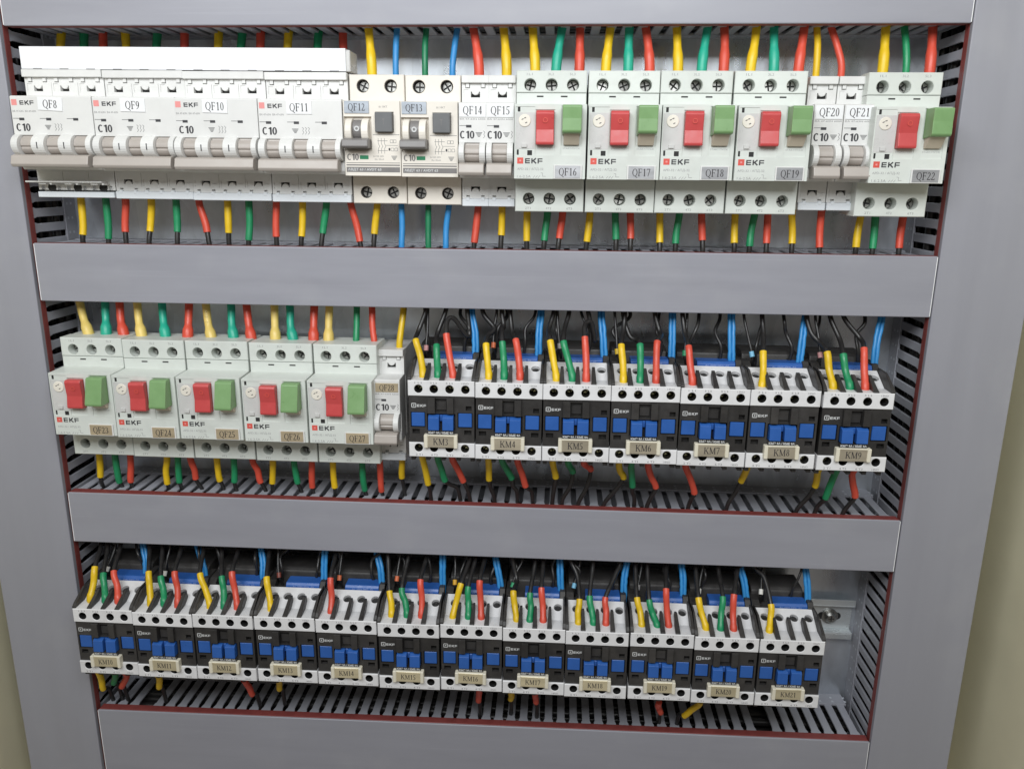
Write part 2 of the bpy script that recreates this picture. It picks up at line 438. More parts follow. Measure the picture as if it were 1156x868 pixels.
def wide_ekf(mb, x0, z0, h, y, w=1.12, mi=0):
    """squat grotesque E K F"""
    t = 0.22 * h
    def q(a, b, c, d): mb.quad(x0 + a, x0 + b, z0 + c, z0 + d, y, mi)
    W = w * h
    q(0, t * 1.2, 0, h)
    for k in (0, (h - t) / 2, h - t): q(t * 1.2, W, k, k + t)
    o = W + 0.28 * h
    q(o, o + t * 1.2, 0, h)
    mb.stroke([(x0 + o + t * 1.1, z0 + h * 0.42), (x0 + o + W * 0.95, z0 + h)], t * 1.25, y, mi)
    mb.stroke([(x0 + o + t * 1.6, z0 + h * 0.58), (x0 + o + W, z0)], t * 1.25, y - 0.01, mi)
    o = 2 * W + 0.56 * h
    q(o, o + t * 1.2, 0, h)
    for k in ((h - t) / 2 - 0.06 * h, h - t): q(o + t * 1.2, o + W, k, k + t)
    return mb

# ------------------------------------------------------------------ object helpers
def link(o):
    COL.objects.link(o)
    return o
def part(name, me, parent, loc=(0, 0, 0), label=None, kind=None):
    o = bpy.data.objects.new(name, me)
    o.parent = parent
    o.location = Vector(loc) * S
    if label: o['label'] = label
    if kind: o['kind'] = kind
    return link(o)
def thing(name, label, cat, loc, group=None):
    o = bpy.data.objects.new(name, None)
    o.empty_display_size = 0.01
    o.location = Vector(loc) * S
    o['label'] = label; o['category'] = cat
    if group: o['group'] = group
    return link(o)
def structure(name, me, loc=(0, 0, 0)):
    o = bpy.data.objects.new(name, me)
    o.location = Vector(loc) * S
    o['kind'] = 'structure'
    return link(o)
SNAP = {}
def snapshot(root):
    SNAP[root.name] = list(root.children)
def copy_children(src, dst):
    for ch in SNAP[src.name]:
        c = ch.copy(); COL.objects.link(c); c.parent = dst
        if ch.name.startswith('terminal_screw'): c.rotation_euler = (random.uniform(-0.08, 0.08), random.uniform(0, 3.14), random.uniform(-0.08, 0.08))
        for g in list(ch.children):
            d = g.copy(); COL.objects.link(d); d.parent = c

# ------------------------------------------------------------------ setting
RAILY = 52.5
m = MB().box(-92, 712, 112, 114, -900, 300, 0)
structure('cabinet_back_wall', m.mesh('cabinet_back_wall', 'wall_paint'))
m = MB().box(-94, -92, -150, 114, -900, 300, 0)
structure('cabinet_side_wall', m.mesh('cabinet_side_wall', 'wall_paint'))
m = MB().box(712, 714, -150, 114, -900, 300, 0)
structure('cabinet_side_wall', m.mesh('cabinet_side_wall', 'wall_paint'))
m = MB().box(-64, 670, 60, 62.5, -640, 120, 0.5)
structure('mounting_plate', m.mesh('mounting_plate', 'plate_zinc'))

# ------------------------------------------------------------------ wire ducts
def finger_mesh(n='duct_finger'):
    # outline along (s, y): stem, waist, head; thickness along t
    prof = [(-3.8, 47), (-3.0, 45.4), (-3.0, 14), (-3.8, 11), (-3.8, 4.5), (3.8, 4.5), (3.8, 11), (3.0, 14), (3.0, 45.4), (3.8, 47)]
    bm = bmesh.new()
    a = [bm.verts.new((s, y, -0.8)) for s, y in prof]
    b = [bm.verts.new((s, y, 0.8)) for s, y in prof]
    k = len(prof)
    bm.faces.new(a); bm.faces.new(b[::-1])
    for i in range(k):
        bm.faces.new((a[i], b[i], b[(i + 1) % k], a[(i + 1) % k]))
    bmesh.ops.recalc_face_normals(bm, faces=bm.faces)
    es = [e for e in bm.edges if abs(e.verts[0].co.z - e.verts[1].co.z) < 0.1]
    bmesh.ops.bevel(bm, geom=es, offset=0.3, segments=1, affect='EDGES')
    return MB().bm(bm)
FING_H = finger_mesh().mesh('duct_finger', 'duct_pvc')          # wall normal along z
fv = finger_mesh()
fv.v = [(t, y, s) for s, y, t in fv.v]
FING_V = fv.mesh('duct_finger', 'duct_pvc')                     # wall normal along x

def hduct(label, zl, zr, h, sides, x0=-1.0, x1=611.0, missing=()):
    """horizontal duct: top edge zl at the left end, zr at the right end"""
    tilt = math.atan2(zr - zl, x1 - x0)
    root = thing('wire_duct', label, 'cable duct', (x0, 60, zl), 'grey slotted wiring ducts')
    root.rotation_euler = (0, -tilt, 0)
    L = x1 - x0
    m = MB().poly([(0.0, -h), (0.0, 0.0), (1.6, 0.0), (1.6, -h)], 0, L, 0.7, 3)
    cov = part('cover', m.mesh('duct_cover', 'cover_pvc', oy=60), root)
    for a, b in ((0.0, 0.5), (L - 0.5, L)):
        m = MB().box(a, b, -0.12, 1.2, -h + 0.6, -0.6, 0)
        part('cut_edge_highlight', m.mesh('cut_edge_highlight', 'cut_edge_highlight', oy=60), cov)
    m = MB().box(0.3, L - 0.3, 1.6, 8.5, -1.5, -0.05, 0.3).box(0.3, L - 0.3, 1.6, 8.5, -h + 0.05, -h + 1.5, 0.3)
    part('cover_flange', m.mesh('cover_flange', 'duct_red', oy=60), cov)
    m = MB().box(2, L - 2, 58, 60, -h + 1.0, -1.0, 0).box(2, L - 2, 46, 60, -2.2, -0.5, 0.2).box(2, L - 2, 46, 60, -h + 0.5, -h + 2.2, 0.2)
    part('trough', m.mesh('duct_trough', 'duct_pvc', oy=60), root)
    m = MB()
    for i in range(int(L / 10)):
        for yy in (49.5, 54.5):
            s = 10 * i + 10
            for zz in (-0.45, -h + 0.45):
                m.add([(s - 0.9, yy - 1.1, zz), (s + 0.9, yy - 1.1, zz), (s + 0.9, yy + 1.1, zz), (s - 0.9, yy + 1.1, zz)], [(0, 1, 2, 3)])
    part('perforation', m.mesh('perforation', 'perforation', oy=60), root, kind='stuff')
    fb = FING_H
    for i in range(int(L / 10)):
        s = 10 * i + 5
        if i in missing: continue
        if 'top' in sides: part('duct_finger', fb, root, (s, -60, -1.8))
        if 'bottom' in sides: part('duct_finger', fb, root, (s, -60, -h + 1.8))
    return root

def vduct(label, xin, xout, z0, z1, gap):
    sgn = 1 if xin > xout else -1                     # side that faces the devices
    root = thing('wire_duct', label, 'cable duct', ((xin + xout) / 2, 60, z0), 'grey slotted wiring ducts')
    hw = abs(xin - xout) / 2
    H = z1 - z0
    m = MB().poly([(-0.9, 0), (-0.9, H), (3.2, H), (3.2, 0)], -hw, hw, 0.7, 3)
    cov = part('cover', m.mesh('duct_cover', 'cover_pvc_vertical', oy=60), root)
    m = MB()
    for k in (-1, 1):
        a, b = sorted((k * (hw - 0.05), k * (hw - 1.5)))
        m.box(a, b, 3.2, 8.8, 0.3, H - 0.3, 0.3)
    part('cover_flange', m.mesh('cover_flange', 'duct_red', oy=60), cov)
    m = MB().box(-hw + 1, hw - 1, 58, 60, 0.5, H - 0.5, 0)
    a, b = sorted((sgn * (hw - 0.5), sgn * (hw - 2.2)))
    m.box(a, b, 46, 60, 0.5, H - 0.5, 0.2)
    a, b = sorted((-sgn * (hw - 0.5), -sgn * (hw - 2.2)))
    m.box(a, b, 4, 60, 0.5, H - 0.5, 0.2)
    part('trough', m.mesh('duct_trough', 'duct_pvc', oy=60), root)
    m = MB()
    for i in range(int(H / 10.5)):
        for yy in (49.5, 54.5):
            s = 10.5 * i + 10.25
            xx = sgn * (hw - 0.45)
            m.add([(xx, yy - 1.1, s - 0.9), (xx, yy + 1.1, s - 0.9), (xx, yy + 1.1, s + 0.9), (xx, yy - 1.1, s + 0.9)], [(0, 1, 2, 3)])
    part('perforation', m.mesh('perforation', 'perforation', oy=60), root, kind='stuff')
    for i in range(int(H / 10.5)):
        part('duct_finger', FING_V, root, (sgn * (hw - 1.8), -60, 10.5 * i + 5))
    return root

hduct('topmost grey wiring duct above the row of white breakers', 41.0, 42.6, 42.0, ('bottom',))
hduct('grey wiring duct between the breaker row and the middle row', -140.4, -140.4, 40.4, ('top', 'bottom'))
hduct('grey wiring duct between the middle row and the lowest contactor row', -325.4, -326.9, 40.2, ('top', 'bottom'))
hduct('lowest grey wiring duct at the bottom edge of the picture', -513.9, -510.6, 60.0, ('top',), missing=(3, 53))
vduct('upright grey wiring duct along the left side of all three rows', -3.6, -65.0, -640, 110, 3)
vduct('upright grey wiring duct along the right side of all three rows', 611.8, 671.5, -640, 110, 0)

# the wires that fill the ducts, seen as darkness between the fingers
def bundle(label, axis, a0, a1, lo, hi, n):
    rb_ = random.Random(int(a0 + lo))
    m = MB()
    for k in range(n):
        c = rb_.uniform(lo, hi); yy = rb_.uniform(16, 54)
        pts = []
        steps = 14
        for i in range(steps + 1):
            c = min(hi, max(lo, c + rb_.uniform(-2.2, 2.2))); yy = min(55, max(15, yy + rb_.uniform(-2.5, 2.5)))
            t = a0 + (a1 - a0) * i / steps
            pts.append((t, yy, c) if axis == 'x' else (c, yy, t))
        m.tube(pts, rb_.uniform(2.6, 3.6), 7)
    o = bpy.data.objects.new('wire_bundle', m.mesh('wire_bundle', 'wire_black'))
    o['label'] = label; o['category'] = 'wires'; o['kind'] = 'stuff'
    link(o)
bundle('black wires packed inside the topmost duct', 'x', 4, 606, 5, 36, 34)
bundle('black wires packed inside the duct below the top row', 'x', 4, 606, -175, -146, 34)
bundle('black wires packed inside the duct below the middle row', 'x', 4, 606, -361, -332, 34)
bundle('black wires packed inside the lowest duct', 'x', 4, 606, -566, -519, 44)
bundle('black wires packed inside the upright duct at the left', 'z', -630, 100, -58, -10, 44)
bundle('black wires packed inside the upright duct at the right', 'z', -630, 100, 618, 665, 44)

# ------------------------------------------------------------------ mounting rails
RZ = {1: (-69.2, -72.2), 2: (-250.4, -251.6), 3: (-434.0, -437.6)}
def rail(row, label):
    zl, zr = RZ[row]
    x0, x1 = 3.0, 609.0
    root = thing('mounting_rail', label, 'rail', (x0, 60, zl), 'zinc mounting rails')
    root.rotation_euler = (0, -math.atan2(zr - zl, x1 - x0), 0)
    t = 1.1
    prof = [(52.5, 17.5), (52.5, 12.6), (58.6, 12.6), (58.6, -12.6), (52.5, -12.6), (52.5, -17.5), (52.5 + t, -17.5), (52.5 + t, -12.6 - t), (59.8, -12.6 - t), (59.8, 12.6 + t), (52.5 + t, 12.6 + t), (52.5 + t, 17.5)]
    # open profile drawn as bands
    m = MB()
    for z0, z1, ya, yb in ((12.6, 17.5, 52.5, 53.6), (11.6, 12.6, 52.5, 59.8), (-11.6, 11.6, 58.7, 59.8), (-12.6, -11.6, 52.5, 59.8), (-17.5, -12.6, 52.5, 53.6)):
        m.box(0, x1 - x0, ya, yb, z0, z1, 0.25)
    part('rail_profile', m.mesh('rail_profile', 'rail_zinc', oy=60), root)
    for sx in (8, x1 - x0 - 17.5):
        m = MB()
        n = 24
        pts = []
        for i in range(n):
            a = 2 * math.pi * i / n
            pts.append((sx + (6 if math.cos(a) > 0 else -6) + 3.2 * math.cos(a), 58.62, 3.2 * math.sin(a)))
        m.add(pts, [tuple(range(n))])
        part('rail_slot', m.mesh('rail_slot', 'hole_dark', oy=60), root)
        m = MB().cyl(sx, 0, 6.6, 57.2, 58.6, 24, 0.4).cyl(sx, 0, 4.6, 53.6, 57.2, 24, 1.5)
        s = part('rail_screw', m.mesh('rail_screw', 'screw_zinc', oy=60), root)
        m = MB().box(sx - 2.3, sx + 2.3, 53.45, 53.7, -0.4, 0.4, 0).box(sx - 0.4, sx + 0.4, 53.4, 53.7, -2.3, 2.3, 0)
        part('cross_slot', m.mesh('cross_slot', 'hole_dark', oy=60), s)
rail(1, 'zinc mounting rail behind the top row of breakers')
rail(2, 'zinc mounting rail behind the middle row of devices')
rail(3, 'zinc mounting rail with a screw at the right end of the lowest row')

# ------------------------------------------------------------------ shared small pieces
def screw_mesh(r, matn):
    m = MB().cyl(0, 0, r, -0.8, 0.6, 18, 0.5)
    m.box(-r * 0.8, r * 0.8, -0.87, -0.5, -r * 0.15, r * 0.15, 0, mi=1)
    m.box(-r * 0.15, r * 0.15, -0.89, -0.5, -r * 0.8, r * 0.8, 0, mi=1)
    a = random.random()
    return m.mesh('terminal_screw', [matn, 'hole_dark'])
SCREW_BIG = screw_mesh(3.5, 'screw_zinc')
SCREW_KM = screw_mesh(2.7, 'screw_yellow')
def screw(parent, me, x, y, z):
    o = part('terminal_screw', me, parent, (x, y - RAILY, z))
    o.rotation_euler = (0, random.uniform(0, 3.14), 0)
    return o

def sticker(parent, text, xc, zc, w, h, y, matn, th, tilt=0.0, thick=0.5, frame=None):
    """label plate with its serif lettering"""
    m = MB().box(-w / 2, w / 2, y, y + thick, -h / 2, h / 2, 0.12)
    p = part('label_plate', m.mesh('label_plate', matn, oy=y), parent, (xc, y - RAILY, zc))
    p.rotation_euler = (0, -tilt, 0)
    if frame:
        f = MB().box(-w / 2 - frame, w / 2 + frame, y + 0.25, y + thick + 0.3, -h / 2 - frame * 0.6, h / 2 + frame * 0.6, 0.15)
        part('label_frame', f.mesh('label_frame', 'abs_white', oy=y), p)
    t = serif(MB(), text, 0, 0, th, y - 0.06)
    part('label_text', t.mesh('label_text', 'ink_label', oy=y), p)
    return p

# ------------------------------------------------------------------ miniature circuit breakers
def arc(cy, cz, ry, rz, a0, a1, n):
    return [(cy + ry * math.cos(math.radians(a0 + (a1 - a0) * i / n)), cz + rz * math.sin(math.radians(a0 + (a1 - a0) * i / n))) for i in range(n + 1)]

def build_mcb(root, n, lid_open=False):
    w = 54.2 if n == 3 else 17.8
    P = w / n
    FY, SY = -15.0, 3.0
    # housing: rail part, shoulders
    m = MB()
    m.poly([(9, -40.6), (9, 40.6), (40, 40.6), (RAILY, 36), (RAILY, -36), (40, -40.6)], 0.1, w - 0.1, 0.5)
    part('housing', m.mesh('mcb_housing', 'abs_white', oy=RAILY), root)
    # upper shoulder
    rects = []
    for k in range(n):
        o = k * P
        for u in (3.9, 13.9):
            rects.append((o + u - 1.5, o + u + 1.5, 33.2, 36.2, 4.6))
            rects.append((o + u - 1.1, o + u + 1.1, 33.7, 36.2, 2.2))
        rects.append((o + 5.9, o + 11.9, 27.6, 31.2, 6.0))
        if k: rects.append((o - 0.12, o + 0.12, 24, 33, 3.6))
        rects.append((o + 1.4, o + 1.65, 27.5, 32.5, 3.4)); rects.append((o + 1.4, o + 4.5, 32.3, 32.55, 3.4))
    m = MB().relief(0.1, w - 0.1, 22, 36.2, SY, rects, 9.2)
    for k in range(n):
        m.cyl(k * P + 8.9, 31.6, 2.5, SY - 0.05, 6.5, 20, 0.3)
    part('upper_terminal_cover', m.mesh('upper_terminal_cover', 'abs_white', oy=RAILY), root)
    m = MB().box(-0.1 if n == 3 else 0.15, w - 0.15, 0.4, 9.2, 36.3, 41.0, 0.35)
    for k in range(n):
        for z0, z1 in ((27.65, 29.8),) + (() if lid_open else ((-30.0, -28.35),)):
            c = MB().quad(k * P + 5.95, k * P + 11.85, z0, z1, 5.9)
            part('cutout_shade', c.mesh('cutout_shade', 'hole_dark', oy=RAILY), root)  # dark quad over the recess floor, painting in the shade there
    part('upper_lid', m.mesh('terminal_lid', 'abs_white', oy=RAILY), root)
    # lower shoulder
    rects = []
    for k in range(n):
        o = k * P
        if not lid_open:
            rects.append((o + 5.9, o + 11.9, -31.4, -28.3, 6.0))
            rects.append((o + 1.4, o + 1.65, -33, -28, 3.4)); rects.append((o + 13.5, o + 16.2, -30.2, -29.7, 3.5))
            for u in (3.9, 13.9): rects.append((o + u - 1.2, o + u + 1.2, -35.0, -33.9, 5.2))
        else:
            rects.append((o + 2.0, o + 4.6, -36, -33.2, 5.0)); rects.append((o + 13.4, o + 15.8, -36, -33.2, 5.0))
        if k: rects.append((o - 0.12, o + 0.12, -33, -24, 3.6))
    m = MB().relief(0.1, w - 0.1, -36.0, -22, SY, rects, 9.2)
    if not lid_open:
        for k in range(n): m.cyl(k * P + 8.9, -31.6, 2.5, SY - 0.05, 6.5, 20, 0.3)
    part('lower_terminal_cover', m.mesh('lower_terminal_cover', 'abs_white', oy=RAILY), root)
    m = MB()
    if lid_open:
        m.box(0.4, w - 0.3, 0.8, 9.2, -41.0, -37.2, 0.35)
        part('lower_lid', m.mesh('terminal_lid', 'abs_cool', oy=RAILY), root)
        lid = MB().box(-3.2, w - 4.5, -6.0, 2.8, -31.2, -30.1, 0.25)
        for k in range(n):
            lid.box(k * P + 5, k * P + 10, -4.5, 1.5, -32.4, -31.3, 0.2); lid.box(k * P + 13, k * P + 14.5, -5, 2, -32.6, -31.2, 0.2)
        part('lifted_lid', lid.mesh('lifted_lid', 'abs_white', oy=RAILY), root, label='terminal lid flipped up')
        for k in range(n):
            h = MB().cyl(k * P + 9.6, -34.4, 2.9, 2.85, 3.6, 22, 0.05)
            part('terminal_hole', h.mesh('terminal_hole', 'hole_dark', oy=RAILY), root)
    else:
        m.box(0.2, w - 0.2, 1.2, 9.2, -41.0, -36.1, 0.35)
        for k in range(n):
            for u in (3.9, 13.9): m.box(k * P + u - 1.1, k * P + u + 1.1, 1.0, 3, -37.6, -35.2, 0.2)
        part('lower_lid', m.mesh('terminal_lid', 'abs_cool', oy=RAILY), root)
    # face block
    m = MB()
    m.poly([(FY, -1.2), (FY, 22.6), (FY + 1, 23.3), (SY + 2, 23.3), (SY + 2, -22.8), (-10, -22.8), (-12, -20.5), (-12, -15.5), (-10.5, -13), (-10.5, -1.2)], 0.05, w - 0.05, 0.3)
    part('face', m.mesh('mcb_face', 'abs_white', oy=RAILY), root)
    # arched ribs and toggles
    ribs = [(0.5, 4.9)] + [(k * P - 4.0, k * P + 4.6) for k in range(1, n)] + [(w - 3.9, w - 0.4)]
    if n == 1: ribs = [(0.4, 3.9), (w - 4.3, w - 0.5)]
    prof = arc(-12.5, -7.4, -9.0, 7.2, -78, 78, 12)
    prof = [(-10, -14.4)] + prof + [(-10, -0.4)]
    for a, b in ribs:
        m = MB().poly(prof, a, b, 0.35)
        part('toggle_rib', m.mesh('toggle_rib', 'abs_white', oy=RAILY), root)
    for k in range(n):
        a = ribs[k][1] + 0.15; b = ribs[k + 1][0] - 0.15
        m = MB()
        m.poly([(-9, -13.8)] + arc(-12.0, -7.4, -6.0, 6.0, -75, -22, 6) + arc(-12.0, -7.4, -5.3, 5.2, -16, -10, 2) + arc(-12.0, -7.4, -6.2, 6.0, -4, 52, 6) + arc(-12.0, -7.4, -5.4, 5.4, 58, 62, 1) + arc(-12.0, -7.4, -6.0, 6.3, 68, 80, 2) + [(-9, -1.2)], a, b, 0.12, 1)
        part('toggle', m.mesh('toggle', 'toggle_beige', oy=RAILY), root)
    m = MB().poly([(-14, -13.6), (-20.0, -13.4), (-22.6, -14.2), (-24.2, -19.4), (-23.0, -21.2), (-14, -21.2)], 0.7, w - (1.9 if n == 3 else 1.1), 0.5)
    part('toggle_bar', m.mesh('toggle_bar', 'toggle_beige', oy=RAILY), root)
    # printing
    y = FY - 0.06
    m = MB()
    T = 23.3
    g = MB(); r = MB()
    if n == 3:
        wide_ekf(m, 6.4, T - 5.7, 2.6, y, 1.02)
        r.relief(0.9, 4.5, T - 6.0, T - 2.3, y, [(1.7, 3.7, T - 5.2, T - 3.1, y + 0.04)], y + 0.03)
        part('brand_mark', r.mesh('brand_mark', 'ink_pink', oy=RAILY), root)
        g.text('ВА 47-63N  ВА 47-63N', 1.0, 16.6, T - 10.2, T - 9.0, y)
    else:
        g.text('ВА 47-63N 6000', 0.8, w - 0.8, T - 10.6, T - 9.7, y)
    c_ten(m, 2.2 if n == 3 else 0.9, 11.4 if n == 3 else 9.8, T - 21.9, T - 17.3, y)
    for k in range(n):
        m2 = k * P
        g.quad(m2 + 0.6, m2 + 4.8, T - 14.3, T - 13.9, y)
        m.quad(m2 + 4.8, m2 + 8.2, T - 15.3, T - 13.7, y)
    o = 21.5 if n == 3 else 10.8
    for i in range(4): g.quad(o + i * 0.45, o + 4.2 - i * 0.45, T - 18.6 - i * 0.75, T - 18.1 - i * 0.75, y)
    for j in range(3 if n == 3 else 1):
        q = o + (6.6 if n == 3 else 4.9) + j * 1.9
        g.stroke([(q, T - 17.2), (q + 1.0, T - 18), (q + 0.3, T - 19.3), (q + 1.0, T - 20.4), (q, T - 21.6)], 0.28, y)
    part('printed_marking', m.mesh('printed_marking', 'ink_dark', oy=RAILY), root)
    part('fine_print', g.mesh('fine_print', 'ink_grey', oy=RAILY), root)
    d = MB()
    ry = -12.5 - 9.0 - 0.05
    if n == 3:
        for a, b in ribs[1:-1]: d.quad((a + b) / 2 - 0.35, (a + b) / 2 + 0.3, -9.5, -5.6, ry)
        part('rib_mark', d.mesh('rib_mark', 'ink_dark', oy=RAILY), root)
    return w

def zc_mcb(x): return -68.3 - 0.0075 * x
def place_mcb(name, text, n, x, label, group, zc=None, lid_open=False, mat_l='label_white', tilt=0.0):
    zc = zc_mcb(x) if zc is None else zc
    root = thing(name, label, 'circuit breaker', (x, RAILY, zc), group)
    key = (n, lid_open)
    if key in PROTO:
        copy_children(PROTO[key], root)
    else:
        build_mcb(root, n, lid_open)
        snapshot(root)
        PROTO[key] = root
    return root
PROTO = {}
T = 23.3
g3 = 'white three-pole breakers'
mcbs = []
for i, (tx, x, tl) in enumerate([('QF8', 6.4, -0.05), ('QF9', 61.1, -0.02), ('QF10', 115.0, -0.02), ('QF11', 169.6, 0.0)]):
    extra = ['leftmost, with its lower terminal lid flipped up', 'second from the left in the top row', 'third from the left in the top row', 'beside the cream residual-current breakers'][i]
    r_ = place_mcb('circuit_breaker', tx, 3, x, 'white three-pole breaker with sticker %s, %s' % (tx, extra), g3, lid_open=(i == 0))
    mcbs.append((r_, tx, 26.8, T - 5.2, 16.4, 8.2, tl))
g1 = 'slim white single-pole breakers'
for tx, x, lb in [('QF14', 298.2, 'slim white single-pole breaker with sticker QF14, beside the cream breakers'), ('QF15', 315.7, 'slim white single-pole breaker with sticker QF15, beside the motor breaker QF16'),
                  ('QF20', 518.0, 'left of the two slim white breakers between motor breakers QF19 and QF22'), ('QF21', 536.2, 'right of the two slim white breakers between motor breakers QF19 and QF22')]:
    r_ = place_mcb('circuit_breaker', tx, 1, x, lb, g1, zc=-71.0)
    mcbs.append((r_, tx, 8.9, T - 4.9, 16.6, 8.2, 0.0))
r_ = place_mcb('circuit_breaker', 'QF28', 1, 238.4, 'slim white single-pole breaker in the middle row, left of contactor KM3', g1, zc=-251.8)
mcbs.append((r_, 'QF28', 8.9, T - 5.5, 15.8, 6.2, 0.0))
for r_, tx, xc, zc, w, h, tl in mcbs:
    sticker(r_, tx, xc, zc, w, h, -15.55, 'label_gold_reflection' if tx == 'QF28' else 'label_white', 4.9 if tx != 'QF28' else 4.2, tl)

# white cover of the comb busbar on the four three-pole breakers
root = thing('busbar_cover', 'long glossy white comb-busbar cover lying across the four three-pole breakers', 'busbar cover', (7, 4, -27.4))
root.rotation_euler = (0, 0.0045, 0)
m = MB().poly([(-3.5, 0.3), (-3.5, 13.9), (-2.9, 14.3), (18, 14.3), (18, 12.9), (-2.0, 12.9), (-2.0, 0.3)], 0, 216.5, 0.25)
part('shell', m.mesh('busbar_shell', 'abs_gloss_white'), root)
m = MB().box(0.6, 215.6, 3, 16, 1.0, 11.5, 0.3)
part('insert', m.mesh('busbar_insert', 'abs_cool'), root)
m = MB().box(215.4, 219.2, -2.3, 17, 0.2, 13.4, 0.5)
e_ = part('end_cap', m.mesh('busbar_end_cap', 'panel_grey'), root)
m = MB()
for k in range(12): m.quad(8 + 18 * k, 14 + 18 * k, 0.28, 0.75, -3.56)
part('seam_gap', m.mesh('seam_gap', 'ink_grey'), root)

# ------------------------------------------------------------------ residual-current breakers
def build_rcbo(root):
    w = 36.4
    FY, SY = -15.0, 3.0
    m = MB().poly([(12, -40.4), (12, 40.4), (40, 40.4), (RAILY, 36), (RAILY, -36), (40, -40.4)], 0.1, w - 0.1, 0.5)
    part('housing', m.mesh('rcbo_housing', 'abs_cream', oy=RAILY), root)
    m = MB().plate(0.15, w - 0.15, 22, 40.8, SY, 12.1, [(9.0, 33.8, 4.1), (27.2, 33.8, 4.1)], 0.5, mh=1)
    part('upper_shoulder', m.mesh('upper_shoulder', ['abs_cream', 'bar_grey'], oy=RAILY), root)
    m = MB().plate(0.15, w - 0.15, -40.6, -22, SY, 12.1, [(9.0, -33.3, 3.9), (27.2, -33.3, 3.9)], 0.5, mh=1)
    part('lower_shoulder', m.mesh('lower_shoulder', ['abs_cream', 'bar_grey'], oy=RAILY), root)
    for x in (9.0, 27.2):
        screw(root, SCREW_BIG, x, 8.2, 33.8); screw(root, SCREW_BIG, x, 8.2, -33.3)
    T = 23.2
    rects = [(0.3, 18.0, T - 30.5, T - 9.5, -12.5), (20.4, 32.4, T - 19.3, T - 6.6, -13.6)]
    m = MB().relief(0.1, w - 0.1, -22.6, T, FY, rects, SY + 1)
    part('face', m.mesh('rcbo_face', 'abs_cream', oy=RAILY), root)
    m = MB().box(20.9, 31.9, -18.6, -13, T - 18.9, T - 7.1, 0.5, 2)
    b = part('test_button', m.mesh('test_button', 'button_grey', oy=RAILY), root)
    m = MB().text('T', 25.6, 27.2, T - 14.5, T - 11.0, -18.68)
    part('button_mark', m.mesh('button_mark', 'bar_grey', oy=RAILY), b)
    prof = [(-11, T - 28.5)] + arc(-12.5, T - 18.5, -8.0, 8.0, -78, 78, 12) + [(-11, T - 9.8)]
    for a, c in ((1.8, 5.9), (12.2, 16.6)):
        m = MB().poly(prof, a, c, 0.35)
        part('toggle_rib', m.mesh('toggle_rib', 'abs_cream', oy=RAILY), root)
    m = MB().poly([(-10, T - 24)] + arc(-12, T - 17.5, -5.6, 6.2, -70, 80, 10) + [(-10, T - 10.5)], 6.0, 12.1, 0.3)
    t = part('toggle', m.mesh('toggle', 'bar_grey', oy=RAILY), root)
    m = MB()
    for q in ring(9.0, T - 17.0, 1.7, 1.7, 0.8, 0.8, n=20): m.add([(p[0], -17.9, p[1]) for p in q], [(0, 1, 2, 3)])
    part('toggle_mark', m.mesh('toggle_mark', 'ink_white', oy=RAILY), t)
    m = MB().poly([(-13, T - 23.2), (-20, T - 22.8), (-24, T - 24), (-24.6, T - 28), (-23, T - 29.0), (-13, T - 29.0)], 0.6, 17.2, 0.5)
    part('toggle_bar', m.mesh('toggle_bar', 'bar_grey', oy=RAILY), root)
    y = FY - 0.06
    m = MB(); g = MB()
    c_ten(m, 1.6, 8.9, T - 36.2, T - 32.3, y)
    m.text('81 МКТ', 23.0, 28.4, T - 4.2, T - 3.0, y)
    m.quad(0.9, w - 0.8, T - 38.0, T - 37.6, y); m.quad(0.9, w - 0.8, T - 39.6, T - 38.8, y); m.quad(0.9, w - 0.8, T - 43.6, T - 40.4, y)
    part('printed_marking', m.mesh('printed_marking', 'bar_grey', oy=RAILY), root)
    wt = MB().text('АВДТ 63 / AVDT 63', 1.8, 23.5, T - 43.0, T - 41.1, y - 0.06, 0.02)
    part('printed_name', wt.mesh('printed_name', 'ink_white', oy=RAILY), root)
    gr = MB().quad(9.8, 15.4, T - 35.6, T - 33.2, y)
    part('green_mark', gr.mesh('green_mark', 'ink_green', oy=RAILY), root)
    for k, (a, b2) in enumerate(((22, 25.4), (24, 25.4), (26, 25.4))):
        g.stroke([(a, T - 22.5), (a, T - 26), (a + 0.9, T - 27.5), (a, T - 29), (a, T - 32)], 0.25, y)
    for q in ((21.5, 28, T - 24.2), (21.5, 28, T - 30.2)):
        g.stroke([(q[0], q[2]), (q[1], q[2])], 0.25, y)
    for cx, cz in ((30.6, T - 24.5), (32.6, T - 24.5), (31.0, T - 29.5), (33.4, T - 29.5)):
        g.stroke([(cx - 0.9, cz - 0.9), (cx + 0.9, cz - 0.9), (cx + 0.9, cz + 0.9), (cx - 0.9, cz + 0.9), (cx - 0.9, cz - 0.9)], 0.22, y)
    m2 = MB().quad(28.6, 29.6, T - 30.2, T - 28.6, y - 0.02)
    part('diode_mark', m2.mesh('diode_mark', 'ink_dark', oy=RAILY), root)
    g.stroke([(27, T - 27), (34.5, T - 27)], 0.22, y)
    g.text('In=10A 230V', 18.6, 25.4, T - 34.2, T - 33.2, y); g.text('IΔn 30mA', 19.4, 25.4, T - 36.0, T - 35.0, y)
    for i in range(4): g.quad(30.2 + i * 0.4, 34.0 - i * 0.4, T - 33.8 - i * 0.7, T - 33.4 - i * 0.7, y)
    g.quad(18.6, w - 0.6, T - 20.6, T - 20.3, y)
    part('fine_print', g.mesh('fine_print', 'ink_grey', oy=RAILY), root)
g2 = 'cream residual-current breakers'
ra = thing('residual_current_breaker', 'cream residual-current breaker with sticker QF12, beside the white QF11 breaker', 'circuit breaker', (224.6, RAILY, -70.4), g2)
build_rcbo(ra)
snapshot(ra)
